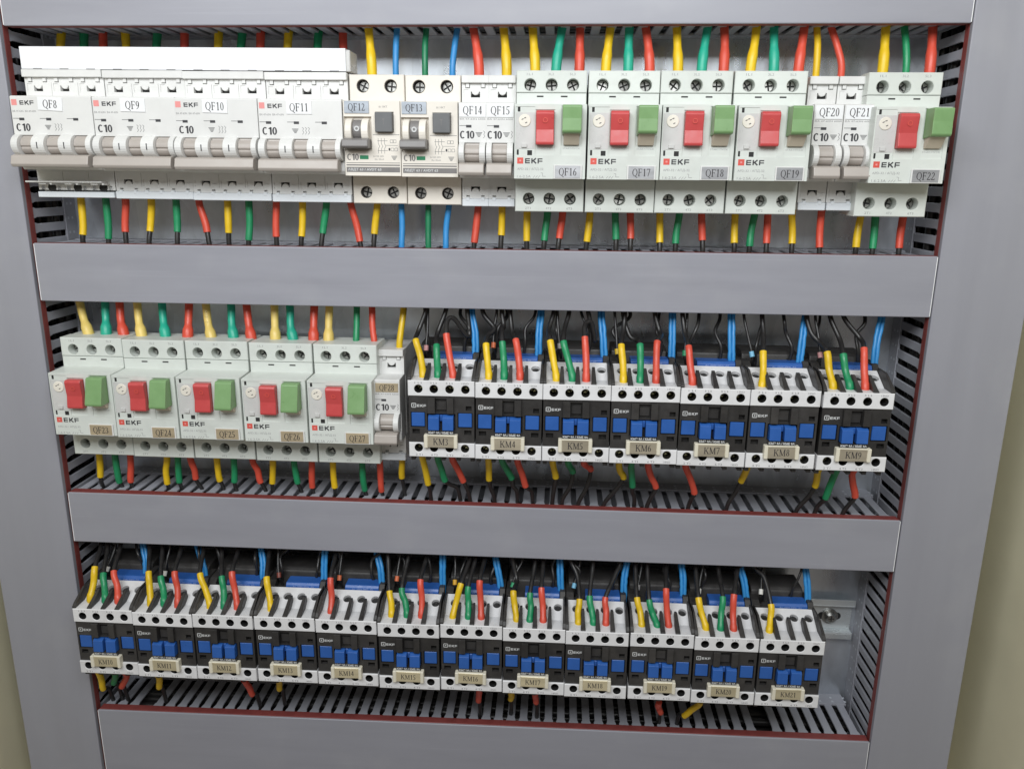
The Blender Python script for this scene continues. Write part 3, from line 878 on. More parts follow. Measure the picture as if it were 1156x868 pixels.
rb = thing('residual_current_breaker', 'cream residual-current breaker with sticker QF13, beside the slim QF14 breaker', 'circuit breaker', (261.3, RAILY, -70.7), g2)
copy_children(ra, rb)
sticker(ra, 'QF12', 8.8, 23.2 - 3.9, 15.8, 7.4, -15.6, 'label_steel_reflection', 4.4)
sticker(rb, 'QF13', 8.8, 23.2 - 3.9, 15.8, 7.4, -15.6, 'label_steel_reflection', 4.4)

# ------------------------------------------------------------------ motor protection breakers
def build_motor(root, pressed):
    w = 44.6
    FY, SY = -24.0, -6.0
    T, B = 22.0, -22.6
    m = MB().poly([(7, -43.2), (7, 43.2), (22, 43.2), (26, 38), (RAILY, 36), (RAILY, -36), (26, -38), (22, -43.2)], 0.1, w - 0.1, 0.5)
    part('housing', m.mesh('motor_breaker_housing', 'abs_grey_white', oy=RAILY), root)
    hx = (8.8, 22.3, 35.8)
    m = MB().plate(0.05, w - 0.05, 30.2, 43.4, SY, 7.1, [(x, 34.9, 3.75) for x in hx], 0.45, hb=6.9)
    part('upper_shoulder', m.mesh('upper_shoulder', 'abs_grey_white', oy=RAILY), root)
    m = MB().plate(0.15, w - 0.15, 21.0, 29.9, SY + 0.25, 7.1, [], 0.3)
    part('upper_skirt', m.mesh('upper_skirt', 'abs_grey_white', oy=RAILY), root)
    m = MB().plate(0.05, w - 0.05, -43.4, -20.5, SY, 7.1, [(x, -35.2, 3.75) for x in hx], 0.45, hb=6.9)
    part('lower_shoulder', m.mesh('lower_shoulder', 'abs_grey_white', oy=RAILY), root)
    for x in hx:
        for z in (34.9, -35.2):
            screw(root, SCREW_BIG, x, 2.0, z)
    for x in (15.2, 30.4):
        m = MB().quad(x - 2.1, x + 2.1, 27.5, 28.4, SY + 0.18)
        part('vent_slot', m.mesh('vent_slot', 'hole_dark', oy=RAILY), root)
    g = MB()
    for s, x in zip(('1L1', '3L2', '5L3'), hx): g.text(s, x - 2.2, x + 1.4, 40.5, 41.9, SY - 0.06)
    for s, x in zip(('2T1', '4T2', '6T3'), hx): g.text(s, x - 2.2, x + 1.4, -41.9, -40.5, SY - 0.06)
    # face block with sloping roof
    m = MB().poly([(FY + 0.9, T), (SY + 1, T + 0.7), (SY + 1, B), (FY + 0.9, B)], 0.1, w - 0.1, 0.4)
    part('face_block', m.mesh('motor_breaker_face_block', 'abs_grey_white', oy=RAILY), root)
    rects = [(13.0, 25.1, T - 30.2, T - 3.2, FY + 0.55), (13.3, 24.8, T - 24.6, T - 3.6, FY + 0.85),
             (28.9, 42.0, T - 30.2, T - 1.0, FY + 0.55), (29.3, 41.6, T - 24.6, T - 1.0, FY + 0.85),
             (0.8, 12.6, T - 30.6, T - 1.6, FY + 0.35),
             (2.0, 3.6, T - 4.6, T - 1.8, FY + 0.85), (1.6, 2.9, T - 30.2, T - 27.0, FY + 0.85), (8.2, 11.2, T - 30.4, T - 27.4, FY + 0.85)]
    m = MB().relief(0.15, w - 0.15, B + 0.1, T - 0.1, FY, rects, FY + 1.2)
    fp = part('front_panel', m.mesh('front_panel', 'abs_grey_white', oy=RAILY), root)
    m = MB().relief(0.85, 12.55, T - 26.6, T - 5.0, FY + 0.22, [(4.6, 7.8, T - 25.6, T - 23.6, FY - 0.9), (3.2, 9.2, T - 26.4, T - 25.6, FY + 0.1)], FY + 0.4)
    part('dial_window', m.mesh('dial_window', 'panel_grey', oy=RAILY), root)
    for a in ((2.0, 3.6, T - 4.6, T - 1.8), (1.6, 2.9, T - 30.2, T - 27.0), (8.2, 11.2, T - 30.4, T - 27.4)):
        m = MB().quad(*a, FY + 0.8)
        part('slot', m.mesh('slot', 'hole_dark', oy=RAILY), root)
    m = MB().cyl(6.4, T - 9.8, 3.8, FY - 0.35, FY + 0.2, 24, 0.3)
    d = part('setting_dial', m.mesh('setting_dial', 'dial_cream', oy=RAILY), root)
    m = MB()
    for a, b in ((-1.3, 0.5), (0.2, 1.3), (0.9, -1.5)):
        m.stroke([(6.4 + a - 0.6, T - 9.8 + b), (6.4 + a + 0.6, T - 9.8 + b + 0.5)], 0.5, FY - 0.42)
    part('dial_mark', m.mesh('dial_mark', 'ink_dark', oy=RAILY), d)
    # buttons
    zt, zb = T - 4.0, T - 24.3
    m = MB().poly([(FY + 0.7, zb), (FY - 4.2, zb + 0.2), (FY - 4.6, zb + 1.4), (FY - 3.4, zb + 9.0), (FY - 4.6, zt - 1.6), (FY - 3.6, zt), (FY + 0.7, zt)], 13.5, 24.6, 0.45)
    b = part('stop_button', m.mesh('stop_button', 'button_red', oy=RAILY), root)
    q = MB()
    for s in ring(19.2, T - 9.8, 1.5, 1.5, 1.1, 1.1, n=18): q.add([(p[0], FY - 4.55, p[1]) for p in s], [(0, 1, 2, 3)])
    part('button_mark', q.mesh('button_mark', 'ink_red', oy=RAILY), b)
    if pressed:      # lower row: tilted, less proud
        zt, zb = T - 1.6, T - 20.4
        m = MB().poly([(FY + 0.7, zb), (FY - 9.6, zb - 0.2), (FY - 10.0, zb + 1.2), (FY - 7.8, zb + 9.4), (FY - 5.6, zt - 0.8), (FY - 4.6, zt), (FY + 0.7, zt)], 29.6, 41.2, 0.45)
    else:
        zt, zb = T - 1.2, T - 17.4
        m = MB().poly([(FY + 0.7, zb - 1), (FY - 10.2, zb), (FY - 11.2, zb + 1.2), (FY - 10.8, zb + 8.4), (FY - 11.2, zt - 0.8), (FY - 10.2, zt), (FY + 0.7, zt)], 29.6, 41.2, 0.45)
    b = part('start_button', m.mesh('start_button', 'button_green', oy=RAILY), root)
    m = MB().poly([(FY + 0.7, T - 24.2), (FY - 1.5, T - 24.0), (FY - 7.4 if not pressed else FY - 5, zb + 0.4), (FY + 0.7, zb + 0.4)], 30.6, 40.2, 0.25)
    part('button_stem', m.mesh('button_stem', 'recess_beige', oy=RAILY), root)
    # printing
    y = FY - 0.06
    r = MB().relief(2.0, 5.8, T - 35.5, T - 31.8, y, [(2.8, 5.0, T - 34.7, T - 32.6, y + 0.05)], y + 0.04)
    part('brand_mark', r.mesh('brand_mark', ['ink_red'], oy=RAILY), root)
    r = MB().quad(3.3, 4.5, T - 34.2, T - 33.1, y - 0.03)
    part('brand_mark_core', r.mesh('brand_mark_core', ['ink_pink'], oy=RAILY), root)
    m = wide_ekf(MB(), 6.9, T - 35.3, 3.1, y, 0.98)
    part('printed_marking', m.mesh('printed_marking', 'ink_dark', oy=RAILY), root)
    g.text('APD-32 / АПД-32', 2.0, 18.4, T - 39.6, T - 37.9, y)
    g.text('1.6-2.5A', 2.0, 10.6, T - 44.0, T - 42.4, y)
    for j in range(3): g.stroke([(12.0 + j * 1.6, T - 44), (13.2 + j * 1.6, T - 42.6)], 0.25, y)
    g.stroke([(16.8, T - 41), (18.0, T - 41), (18.0, T - 43), (20, T - 43)], 0.25, y)
    g.text('STOP/СТОП', 14.4, 23.8, T - 26.6, T - 25.6, FY + 0.5)
    g.text('START/ПУСК', 30.2, 40.8, T - 26.6, T - 25.6, FY + 0.5)
    part('fine_print', g.mesh('fine_print', 'ink_pale', oy=RAILY), root)

gm = 'motor breakers with red and green buttons'
MP = {}
motors = [('QF16', 334.0, -71.3, 0), ('QF17', 379.6, -71.3, 0), ('QF18', 424.6, -71.2, 0), ('QF19', 470.2, -71.2, 0), ('QF22', 551.7, -71.8, 0),
          ('QF23', 12.6, -248.9, 1), ('QF24', 57.4, -249.6, 1), ('QF25', 102.9, -249.4, 1), ('QF26', 148.6, -249.9, 1), ('QF27', 194.3, -249.9, 1)]
for tx, x, zc, pr in motors:
    where = {'QF16': 'first of four in top row', 'QF17': 'second of four in top row', 'QF18': 'third of four in top row', 'QF19': 'fourth of four in top row',
             'QF22': 'right end of top row', 'QF23': 'left end of middle row', 'QF24': 'second in the middle row', 'QF25': 'third in the middle row',
             'QF26': 'fourth in the middle row', 'QF27': 'fifth in the middle row'}[tx]
    r_ = thing('motor_breaker', 'motor breaker labelled %s with red and green buttons, %s' % (tx, where), 'motor breaker', (x, RAILY, zc), gm)
    if pr in MP: copy_children(MP[pr], r_)
    else: build_motor(r_, pr); snapshot(r_); MP[pr] = r_
    sticker(r_, tx, 33.6, -18.2, 15.8, 7.4, -25.2, 'label_gold_reflection' if pr else 'label_foil', 4.5, 0, 0.5, 0.9)

# ------------------------------------------------------------------ contactors
def build_contactor(root):
    w = 45.0
    t = 27.0
    m = MB().poly([(-14, -26), (-14, 22.0), (-2, 28), (12, 34), (RAILY, 34), (RAILY, -34), (8, -33), (-10, -32)], 0.3, w - 0.3, 0.5)
    m.poly([(12, 33), (14, 41.5), (17, 43.5), (38, 43.5), (40, 40), (40, 33)], 2.0, 40.5, 0.8)
    part('housing', m.mesh('contactor_housing', 'km_black', oy=RAILY), root)
    hx = (7.2, 17.6, 28.2, 38.8)
    m = MB().plate(0.1, w - 0.1, 16.3, t, -30, -13.9, [(x, 21.2, 2.85) for x in hx], 0.35, hb=-14.2, mh=1)
    up = part('upper_terminal_strip', m.mesh('terminal_strip', ['km_white', 'screw_dark'], oy=RAILY), root)
    # sloping terminal shelf behind the strip
    a = math.radians(28)
    def tf(p):
        x, y, z = p                       # plate z runs along the slope, y is its depth
        return (x, -21.2 + z * math.cos(a) + y * math.sin(a) * 1.0, 24.7 + z * math.sin(a) - y * math.cos(a))
    m = MB().plate(1.6, w - 1.6, 0.0, 23.4, 0.0, 4.0, [(x + 0.6, 15.6, 3.0) for x in hx], 0.4, tf=tf, mh=0)
    sh = part('terminal_shelf', m.mesh('terminal_shelf', 'km_white', oy=RAILY), root)
    for x in hx:
        m = MB().cyl(0, 0, 2.7, 2.0, 3.4, 16, 0.5).box(-2.2, 2.2, 1.9, 2.2, -0.4, 0.4, 0)
        ra_ = random.uniform(0, 3)
        m.v = [(p[0] * math.cos(ra_) - p[2] * math.sin(ra_), p[1], p[0] * math.sin(ra_) + p[2] * math.cos(ra_)) for p in m.v]
        m.v = [tf((x + 0.6 + p[0], p[1], 15.6 + p[2])) for p in m.v]
        part('clamp_screw', m.mesh('clamp_screw', 'screw_dark', oy=RAILY), root)
    for k, x in enumerate((0.9, 12.4, 22.9, 33.5, 44.1)):
        th = 1.9 if k in (0, 4) else 2.6
        hi = 1.6 if k in (0, 4) else 0
        prof = [(-29.3, 25), (-29.3, 27.7 + hi * 0.3), (-27, 28.8 + hi), (-14.5, 35.6 + hi), (-11.5 + 11 * (hi > 0), 35.0 + hi * 1.6), (-9 + 9 * (hi > 0), 25)]
        m = MB().poly(prof, x - th / 2, x + th / 2, 0.25, 1)
        m.v = [(x + (p[0] - x) * max(0.45, min(1.35, 1.35 - (p[1] + 29) * 0.04)), p[1], p[2]) for p in m.v]
        part('barrier_fin', m.mesh('barrier_fin', 'km_black', oy=RAILY), root)
    for x in hx:
        screw(root, SCREW_KM, x, -19.5, 21.2); screw(root, SCREW_KM, x - 0.5, -21.5, -20.2)
    m = MB().plate(0.1, w - 0.1, -26.6, -16.5, -30, -13.9, [(x - 0.5, -20.2, 2.85) for x in hx], 0.35, hb=-14.2, mh=1)
    part('lower_terminal_strip', m.mesh('terminal_strip', ['km_white', 'screw_dark'], oy=RAILY), root)
    for x in (2, 12.2, 22.8, 33.2, 43):
        m = MB().box(x - 1.5, x + 1.5, -26, -12, -30.5, -26.7, 0.3)
        part('barrier_stub', m.mesh('barrier_stub', 'km_black', oy=RAILY), root)
    # dark front panel
    Z = lambda v: t - v
    rects = [(13.6, 18.3, Z(22.3), Z(11.4), -31.6), (26.4, 30.8, Z(22.3), Z(11.4), -31.6), (18.3, 26.4, Z(22.3), Z(12.6), -26.4), (19.2, 25.6, Z(20.5), Z(14.8), -28.0),
             (38.8, 42.8, Z(20.6), Z(17.4), -25), (2.4, 7.4, Z(37.4), Z(34.2), -25), (37.7, 42.7, Z(37.6), Z(34.4), -25),
             (13.2, 31.2, Z(36.9), Z(34.7), -31.2), (1.4, 11.4, Z(32.9), Z(22.2), -26.6), (33.2, 43.4, Z(32.9), Z(22.2), -26.6), (12.6, 31.8, Z(34.4), Z(23.0), -25.5)]
    m = MB().relief(0.4, w - 0.4, -16.4, 16.2, -28.8, rects, -13.9)
    part('front_panel', m.mesh('contactor_front', 'km_black', oy=RAILY), root)
    m = MB().box(1.9, 10.9, -28.6, -26.3, Z(32.4), Z(22.7), 0.35)
    part('blue_insert', m.mesh('blue_insert', 'km_blue', oy=RAILY), root)
    m = MB().box(33.8, 42.9, -28.6, -26.3, Z(32.4), Z(22.7), 0.35)
    part('blue_insert', m.mesh('blue_insert', 'km_blue', oy=RAILY), root)
    for a_, b_ in ((13.7, 21.0), (23.3, 30.7)):
        m = MB().poly([(-25, Z(34.0)), (-32.2, Z(34.0)), (-32.4, Z(33.5)), (-31.8, Z(25.0)), (-29.5, Z(23.8)), (-25, Z(23.8))], a_, b_, 0.3)
        part('indicator_slide', m.mesh('indicator_slide', 'km_blue', oy=RAILY), root)
    m = MB().box(21.1, 23.2, -28.6, -25.2, Z(28.4), Z(24.0), 0.3)
    part('slide_bridge', m.mesh('slide_bridge', 'km_blue', oy=RAILY), root)
    # label holder
    m = MB().box(10.9, 33.4, -32.6, -28, Z(46.0), Z(37.2), 0.4)
    m.box(10.8, 13.3, -33.4, -29.0, Z(46.2), Z(37.0), 0.35); m.box(31.1, 33.5, -33.4, -29.0, Z(46.2), Z(37.0), 0.35)
    part('label_holder', m.mesh('label_holder', 'holder_cream', oy=RAILY), root)
    # coil block behind
    m = MB().poly([(0.2, 30), (0.2, 36.4), (1.8, 38.4), (12, 38.4), (12, 30)], 14.5, 40.5, 0.4)
    cb = part('coil_block', m.mesh('coil_block', 'km_blue', oy=RAILY), root)
    g = MB().text('A1  220V 50Hz  A2', 20, 36, 35.4, 36.4, 0.12)
    part('coil_print', g.mesh('coil_print', 'ink_blue', oy=RAILY), cb)
    m = MB().poly([(-1, 30), (-1, 35.6), (3, 39.4), (18, 39.4), (18, 30)], 40.7, 44.9, 0.4)
    part('coil_terminal', m.mesh('coil_terminal', 'km_black', oy=RAILY), root)
    m = MB().poly([(0.3, 30), (0.3, 36.4), (5, 38.8), (18, 38.8), (18, 30)], 0.2, 6.0, 0.4)
    part('coil_terminal', m.mesh('coil_terminal', 'km_black', oy=RAILY), root)
    # printing
    y = -28.86
    m = MB().stroke([(2.3, Z(18.9)), (5.1, Z(18.9)), (5.1, Z(16.2)), (2.3, Z(16.2)), (2.3, Z(19.1))], 0.5, y)
    m.quad(3.3, 4.1, Z(18.0), Z(17.1), y)
    wide_ekf(m, 5.9, Z(18.6), 1.75, y, 0.98)
    m.text('КМЭ 9А / КМЕ 9А', 13.8, 30.6, Z(36.7), Z(34.9), -31.26, 0.03)
    part('printed_marking', m.mesh('printed_marking', 'ink_white', oy=RAILY), root)
    g = MB()
    for s, x in zip(('1 L1', '3 L2', '5 L3', '13NO'), hx): g.text(s, x - 2.4, x + 2.2, 24.8, 26.0, -30.06)
    for s, x in zip(('2 T1', '4 T2', '6 T3', '14NO'), hx): g.text(s, x - 2.6, x + 2.0, -25.7, -24.4, -30.06)
    part('fine_print', g.mesh('fine_print', 'ink_grey', oy=RAILY), root)

XK2 = [264.5, 310.0, 355.0, 400.3, 445.6, 491.1, 537.6]
XK3 = [10.3, 55.4, 101.0, 146.8, 192.5, 238.4, 284.1, 329.6, 374.9, 421.0, 466.8, 512.4]
gk = 'black and white contactors with blue slides'
KP = None
for row, xs, n0 in ((2, XK2, 3), (3, XK3, 10)):
    for i, x in enumerate(xs):
        tx = 'KM%d' % (n0 + i)
        zc = (-251.4 - 1.6 * i / 6) if row == 2 else (-432.0 - 2.4 * i / 11)
        rn = 'middle' if row == 2 else 'lowest'
        end = 'leftmost of the' if i == 0 else ('rightmost of the' if i == len(xs) - 1 else 'in the')
        r_ = thing('contactor', 'black and white contactor with cream label marked %s, %s %s row' % (tx, end, rn), 'contactor', (x, RAILY, zc), gk)
        r_.location += Vector((random.uniform(-0.15, 0.15), random.uniform(-0.5, 0.3), random.uniform(-0.35, 0.35))) * S
        r_.rotation_euler = (random.uniform(-0.004, 0.004), random.uniform(-0.004, 0.004), 0)
        if KP: copy_children(KP, r_)
        else: build_contactor(r_); snapshot(r_); KP = r_
        st = sticker(r_, tx, 22.2, 27 - 41.6 + 0.0, 17.4, 8.0, -32.85, 'label_bronze_reflection' if row == 2 else 'label_straw_reflection', 4.6 if row == 2 else 3.9, random.uniform(-0.02, 0.02))

# ------------------------------------------------------------------ wires
# route of every wire in millimetres: kind, colour, device, side, points
WIRES = [
    ('top_dim', 'yellow', 'QF8', 'above', [(15.2, 32, -36), (15.2, 32, -21.7), (15.1, 35, -7.0), (15.0, 39, 6.6), (14.9, 41, 20.6)]),
    ('top_dim', 'green', 'QF8', 'above', [(31.7, 32, -36), (31.7, 32, -21.6), (31.6, 35, -7.0), (31.5, 39, 6.6), (31.4, 41, 20.6)]),
    ('top_dim', 'red', 'QF8', 'above', [(46.3, 32, -36), (46.3, 32, -21.6), (45.6, 35, -7.0), (44.8, 39, 6.6), (44.3, 41, 20.6)]),
    ('top_dim', 'yellow', 'QF9', 'above', [(63.4, 32, -36), (63.4, 32, -21.5), (61.6, 35, -7.0), (59.9, 39, 6.6), (58.8, 41, 20.6)]),
    ('top_dim', 'green', 'QF9', 'above', [(82.9, 32, -36), (82.9, 32, -21.5), (83.3, 35, -7.0), (83.7, 39, 6.6), (83.9, 41, 20.6)]),
    ('top_dim', 'red', 'QF9', 'above', [(103.0, 32, -36), (103.0, 32, -21.4), (102.8, 35, -6.9), (102.5, 39, 6.6), (102.4, 41, 20.6)]),
    ('top_dim', 'yellow', 'QF10', 'above', [(126.7, 32, -36), (126.7, 32, -21.3), (126.4, 35, -6.9), (126.2, 39, 6.6), (126.0, 41, 20.6)]),
    ('top_dim', 'green', 'QF10', 'above', [(142.3, 32, -36), (142.3, 32, -21.3), (142.9, 35, -6.9), (143.5, 39, 6.6), (143.9, 41, 20.6)]),
    ('top_dim', 'red', 'QF10', 'above', [(156.5, 32, -36), (156.5, 32, -21.2), (156.2, 35, -6.8), (155.9, 39, 6.6), (155.7, 41, 20.6)]),
    ('top_dim', 'yellow', 'QF11', 'above', [(175.1, 32, -36), (175.1, 32, -21.2), (175.6, 35, -6.8), (176.2, 39, 6.6), (176.5, 41, 20.6)]),
    ('top_dim', 'green', 'QF11', 'above', [(196.1, 32, -36), (196.1, 32, -21.1), (196.3, 35, -6.8), (196.5, 39, 6.6), (196.6, 41, 20.6)]),
    ('top_dim', 'red', 'QF11', 'above', [(214.5, 32, -36), (214.5, 32, -21.1), (213.8, 35, -6.8), (213.0, 39, 6.6), (212.6, 41, 20.6)]),
    ('top_fat', 'yellow', 'QF12', 'above', [(237.5, 14, -36), (237.5, 14, -23.1), (235.8, 17, -9.2), (234.2, 21, 3.6), (233.2, 23, 17.6)]),
    ('top_thin', 'blue', 'QF12', 'above', [(253.4, 14, -36), (253.4, 14, -23.1), (253.5, 17, -9.2), (253.6, 21, 3.6), (253.7, 23, 17.6)]),
    ('top_thin', 'dark green', 'QF13', 'above', [(272.8, 14, -36), (272.8, 14, -23.0), (272.9, 17, -9.2), (273.0, 21, 3.6), (273.1, 23, 17.6)]),
    ('top_thin', 'blue', 'QF13', 'above', [(291.0, 14, -36), (291.0, 14, -22.9), (292.5, 17, -9.1), (294.0, 21, 3.6), (294.9, 23, 17.6)]),
    ('top_fat', 'red', 'QF14', 'above', [(308.3, 14, -36), (308.3, 14, -22.9), (306.1, 17, -9.1), (303.9, 21, 3.6), (302.6, 23, 17.6)]),
    ('top_fat', 'yellow', 'QF15', 'above', [(326.5, 14, -36), (326.5, 14, -22.8), (325.0, 17, -9.1), (323.6, 21, 3.6), (322.7, 23, 17.6)]),
    ('top_fat', 'yellow', 'QF16', 'above', [(345.1, 14, -36), (345.1, 14, -22.8), (343.9, 17, -9.1), (342.7, 21, 3.6), (342.0, 23, 17.6)]),
    ('top_fat', 'teal', 'QF16', 'above', [(358.9, 14, -36), (358.9, 14, -22.7), (360.8, 17, -9.0), (362.8, 21, 3.6), (364.0, 23, 17.6)]),
    ('top_fat', 'red', 'QF16', 'above', [(373.9, 14, -36), (373.9, 14, -22.7), (373.8, 17, -9.0), (373.7, 21, 3.6), (373.6, 23, 17.6)]),
    ('top_fat', 'yellow', 'QF17', 'above', [(391.1, 14, -36), (391.1, 14, -22.6), (392.5, 17, -9.0), (393.8, 21, 3.6), (394.6, 23, 17.6)]),
    ('top_fat', 'teal', 'QF17', 'above', [(405.4, 14, -36), (405.4, 14, -22.6), (405.5, 17, -9.0), (405.7, 21, 3.6), (405.8, 23, 17.6)]),
    ('top_fat', 'red', 'QF17', 'above', [(419.1, 14, -36), (419.1, 14, -22.6), (417.6, 17, -9.0), (416.0, 21, 3.6), (415.1, 23, 17.6)]),
    ('top_fat', 'yellow', 'QF18', 'above', [(437.3, 14, -36), (437.3, 14, -22.5), (436.4, 17, -9.0), (435.6, 21, 3.6), (435.1, 23, 17.6)]),
    ('top_fat', 'teal', 'QF18', 'above', [(452.6, 14, -36), (452.6, 14, -22.5), (454.1, 17, -9.0), (455.6, 21, 3.6), (456.5, 23, 17.6)]),
    ('top_fat', 'red', 'QF18', 'above', [(466.5, 14, -36), (466.5, 14, -22.4), (466.4, 17, -8.9), (466.3, 21, 3.6), (466.2, 23, 17.6)]),
    ('top_fat', 'yellow', 'QF19', 'above', [(483.6, 14, -36), (483.6, 14, -22.4), (485.4, 17, -8.9), (487.1, 21, 3.6), (488.2, 23, 17.6)]),
    ('top_fat', 'teal', 'QF19', 'above', [(498.2, 14, -36), (498.2, 14, -22.3), (498.0, 17, -8.8), (497.7, 21, 3.6), (497.6, 23, 17.6)]),
    ('top_fat', 'red', 'QF19', 'above', [(513.9, 14, -36), (513.9, 14, -22.3), (515.6, 17, -8.8), (517.2, 21, 3.6), (518.2, 23, 17.6)]),
    ('top_mid', 'yellow', 'QF20', 'above', [(525.0, 14, -36), (525.0, 14, -22.3), (524.8, 17, -8.8), (524.5, 21, 3.6), (524.4, 23, 17.6)]),
    ('top_mid', 'red', 'QF21', 'above', [(540.6, 14, -36), (540.6, 14, -22.2), (537.0, 17, -8.8), (533.3, 21, 3.6), (531.1, 23, 17.6)]),
    ('top_fat', 'yellow', 'QF22', 'above', [(566.6, 14, -36), (566.6, 14, -22.1), (567.4, 17, -8.8), (568.2, 21, 3.6), (568.7, 23, 17.6)]),
    ('top_mid', 'green', 'QF22', 'above', [(581.0, 14, -36), (581.0, 14, -22.1), (580.4, 17, -8.8), (579.7, 21, 3.6), (579.3, 23, 17.6)]),
    ('top_fat', 'red', 'QF22', 'above', [(595.8, 14, -36), (595.8, 14, -22.0), (596.2, 17, -8.7), (596.7, 21, 3.6), (597.0, 23, 17.6)]),
    ('bot', 'yellow', 'QF8', 'below', [(27.4, 16, -101.9), (27.4, 16.0, -113.9), (27.1, 15, -128.2), (26.9, 13.0, -142.4), (26.8, 16, -156.4)]),
    ('bot', 'green', 'QF8', 'below', [(45.4, 16, -101.7), (45.4, 16.0, -113.7), (45.5, 15, -128.0), (45.6, 13.0, -142.4), (45.7, 16, -156.4)]),
    ('bot', 'red', 'QF8', 'below', [(59.5, 16, -101.5), (59.5, 16.0, -113.5), (58.4, 15, -128.0), (57.8, 13.0, -142.4), (57.3, 16, -156.4)]),
    ('bot', 'yellow', 'QF9', 'below', [(78.0, 16, -101.3), (78.0, 16.0, -113.3), (76.3, 15, -127.8), (75.2, 13.0, -142.3), (74.4, 16, -156.3)]),
    ('bot', 'green', 'QF9', 'below', [(95.8, 16, -101.1), (95.8, 16.0, -113.1), (95.3, 15, -127.7), (95.0, 13.0, -142.3), (94.8, 16, -156.3)]),
    ('bot', 'red', 'QF9', 'below', [(112.3, 16, -100.9), (112.3, 16.0, -112.9), (116.2, 15, -127.6), (118.6, 13.0, -142.2), (120.5, 16, -156.2)]),
    ('bot', 'yellow', 'QF10', 'below', [(132.5, 16, -100.7), (132.5, 16.0, -112.7), (132.6, 15, -127.4), (132.6, 13.0, -142.2), (132.6, 16, -156.2)]),
    ('bot', 'green', 'QF10', 'below', [(147.6, 16, -100.5), (147.6, 16.0, -112.5), (147.0, 15, -127.4), (146.6, 13.0, -142.2), (146.3, 16, -156.2)]),
    ('bot', 'red', 'QF10', 'below', [(167.0, 16, -100.3), (167.0, 16.0, -112.3), (166.4, 15, -127.2), (166.1, 13.0, -142.1), (165.8, 16, -156.1)]),
    ('bot', 'yellow', 'QF11', 'below', [(185.5, 16, -100.1), (185.5, 16.0, -112.1), (184.8, 15, -127.1), (184.4, 13.0, -142.1), (184.1, 16, -156.1)]),
    ('bot', 'green', 'QF11', 'below', [(202.3, 16, -99.9), (202.3, 16.0, -111.9), (199.8, 15, -127.0), (198.2, 13.0, -142.1), (197.0, 16, -156.1)]),
    ('bot', 'red', 'QF11', 'below', [(219.3, 16, -99.7), (219.3, 16.0, -111.7), (223.6, 15, -126.8), (226.3, 13.0, -142.0), (228.4, 16, -156.0)]),
    ('bot', 'yellow', 'QF12', 'below', [(237.8, 16, -99.5), (237.8, 16.0, -111.5), (236.3, 15, -126.8), (235.4, 13.0, -142.0), (234.7, 16, -156.0)]),
    ('bot_thin', 'blue', 'QF12', 'below', [(254.5, 16, -99.3), (254.5, 16.0, -111.3), (254.7, 15, -126.6), (254.9, 13.0, -142.0), (255.0, 16, -156.0)]),
    ('bot_thin', 'dark green', 'QF13', 'below', [(273.2, 16, -99.1), (273.2, 16.0, -111.1), (273.4, 15, -126.5), (273.5, 13.0, -141.9), (273.6, 16, -155.9)]),
    ('bot_thin', 'blue', 'QF13', 'below', [(287.6, 16, -98.9), (287.6, 16.0, -110.9), (285.9, 15, -126.4), (284.9, 13.0, -141.9), (284.1, 16, -155.9)]),
    ('bot', 'red', 'QF14', 'below', [(307.7, 16, -98.7), (307.7, 16.0, -110.7), (306.0, 15, -126.3), (304.9, 13.0, -141.9), (304.1, 16, -155.9)]),
    ('bot', 'yellow', 'QF15', 'below', [(324.0, 16, -98.5), (324.0, 16.0, -110.5), (323.5, 15, -126.2), (323.2, 13.0, -141.8), (323.0, 16, -155.8)]),
    ('bot', 'yellow', 'QF16', 'below', [(341.1, 16, -105.4), (341.1, 16.0, -117.4), (341.4, 15, -129.6), (341.6, 13.0, -141.8), (341.8, 16, -155.8)]),
    ('bot', 'green', 'QF16', 'below', [(355.0, 16, -105.2), (355.0, 16.0, -117.2), (353.8, 15, -129.5), (353.1, 13.0, -141.8), (352.5, 16, -155.8)]),
    ('bot', 'red', 'QF16', 'below', [(365.3, 16, -105.1), (365.3, 16.0, -117.1), (363.8, 15, -129.4), (362.8, 13.0, -141.7), (362.0, 16, -155.7)]),
    ('bot', 'yellow', 'QF17', 'below', [(383.9, 16, -104.9), (383.9, 16.0, -116.9), (382.8, 15, -129.3), (382.2, 13.0, -141.7), (381.7, 16, -155.7)]),
    ('bot', 'green', 'QF17', 'below', [(401.0, 16, -104.7), (401.0, 16.0, -116.7), (401.5, 15, -129.2), (401.8, 13.0, -141.7), (402.0, 16, -155.7)]),
    ('bot', 'red', 'QF17', 'below', [(411.2, 16, -104.5), (411.2, 16.0, -116.5), (411.6, 15, -129.0), (411.8, 13.0, -141.6), (412.0, 16, -155.6)]),
    ('bot', 'yellow', 'QF18', 'below', [(431.1, 16, -104.3), (431.1, 16.0, -116.3), (431.8, 15, -129.0), (432.2, 13.0, -141.6), (432.5, 16, -155.6)]),
    ('bot', 'green', 'QF18', 'below', [(444.2, 16, -104.1), (444.2, 16.0, -116.1), (443.0, 15, -128.8), (442.3, 13.0, -141.6), (441.7, 16, -155.6)]),
    ('bot', 'red', 'QF18', 'below', [(459.0, 16, -104.0), (459.0, 16.0, -116.0), (460.1, 15, -128.8), (460.8, 13.0, -141.5), (461.3, 16, -155.5)]),
    ('bot', 'yellow', 'QF19', 'below', [(481.4, 16, -103.7), (481.4, 16.0, -115.7), (481.5, 15, -128.6), (481.6, 13.0, -141.5), (481.7, 16, -155.5)]),
    ('bot', 'green', 'QF19', 'below', [(494.3, 16, -103.5), (494.3, 16.0, -115.5), (492.7, 15, -128.5), (491.7, 13.0, -141.5), (490.9, 16, -155.5)]),
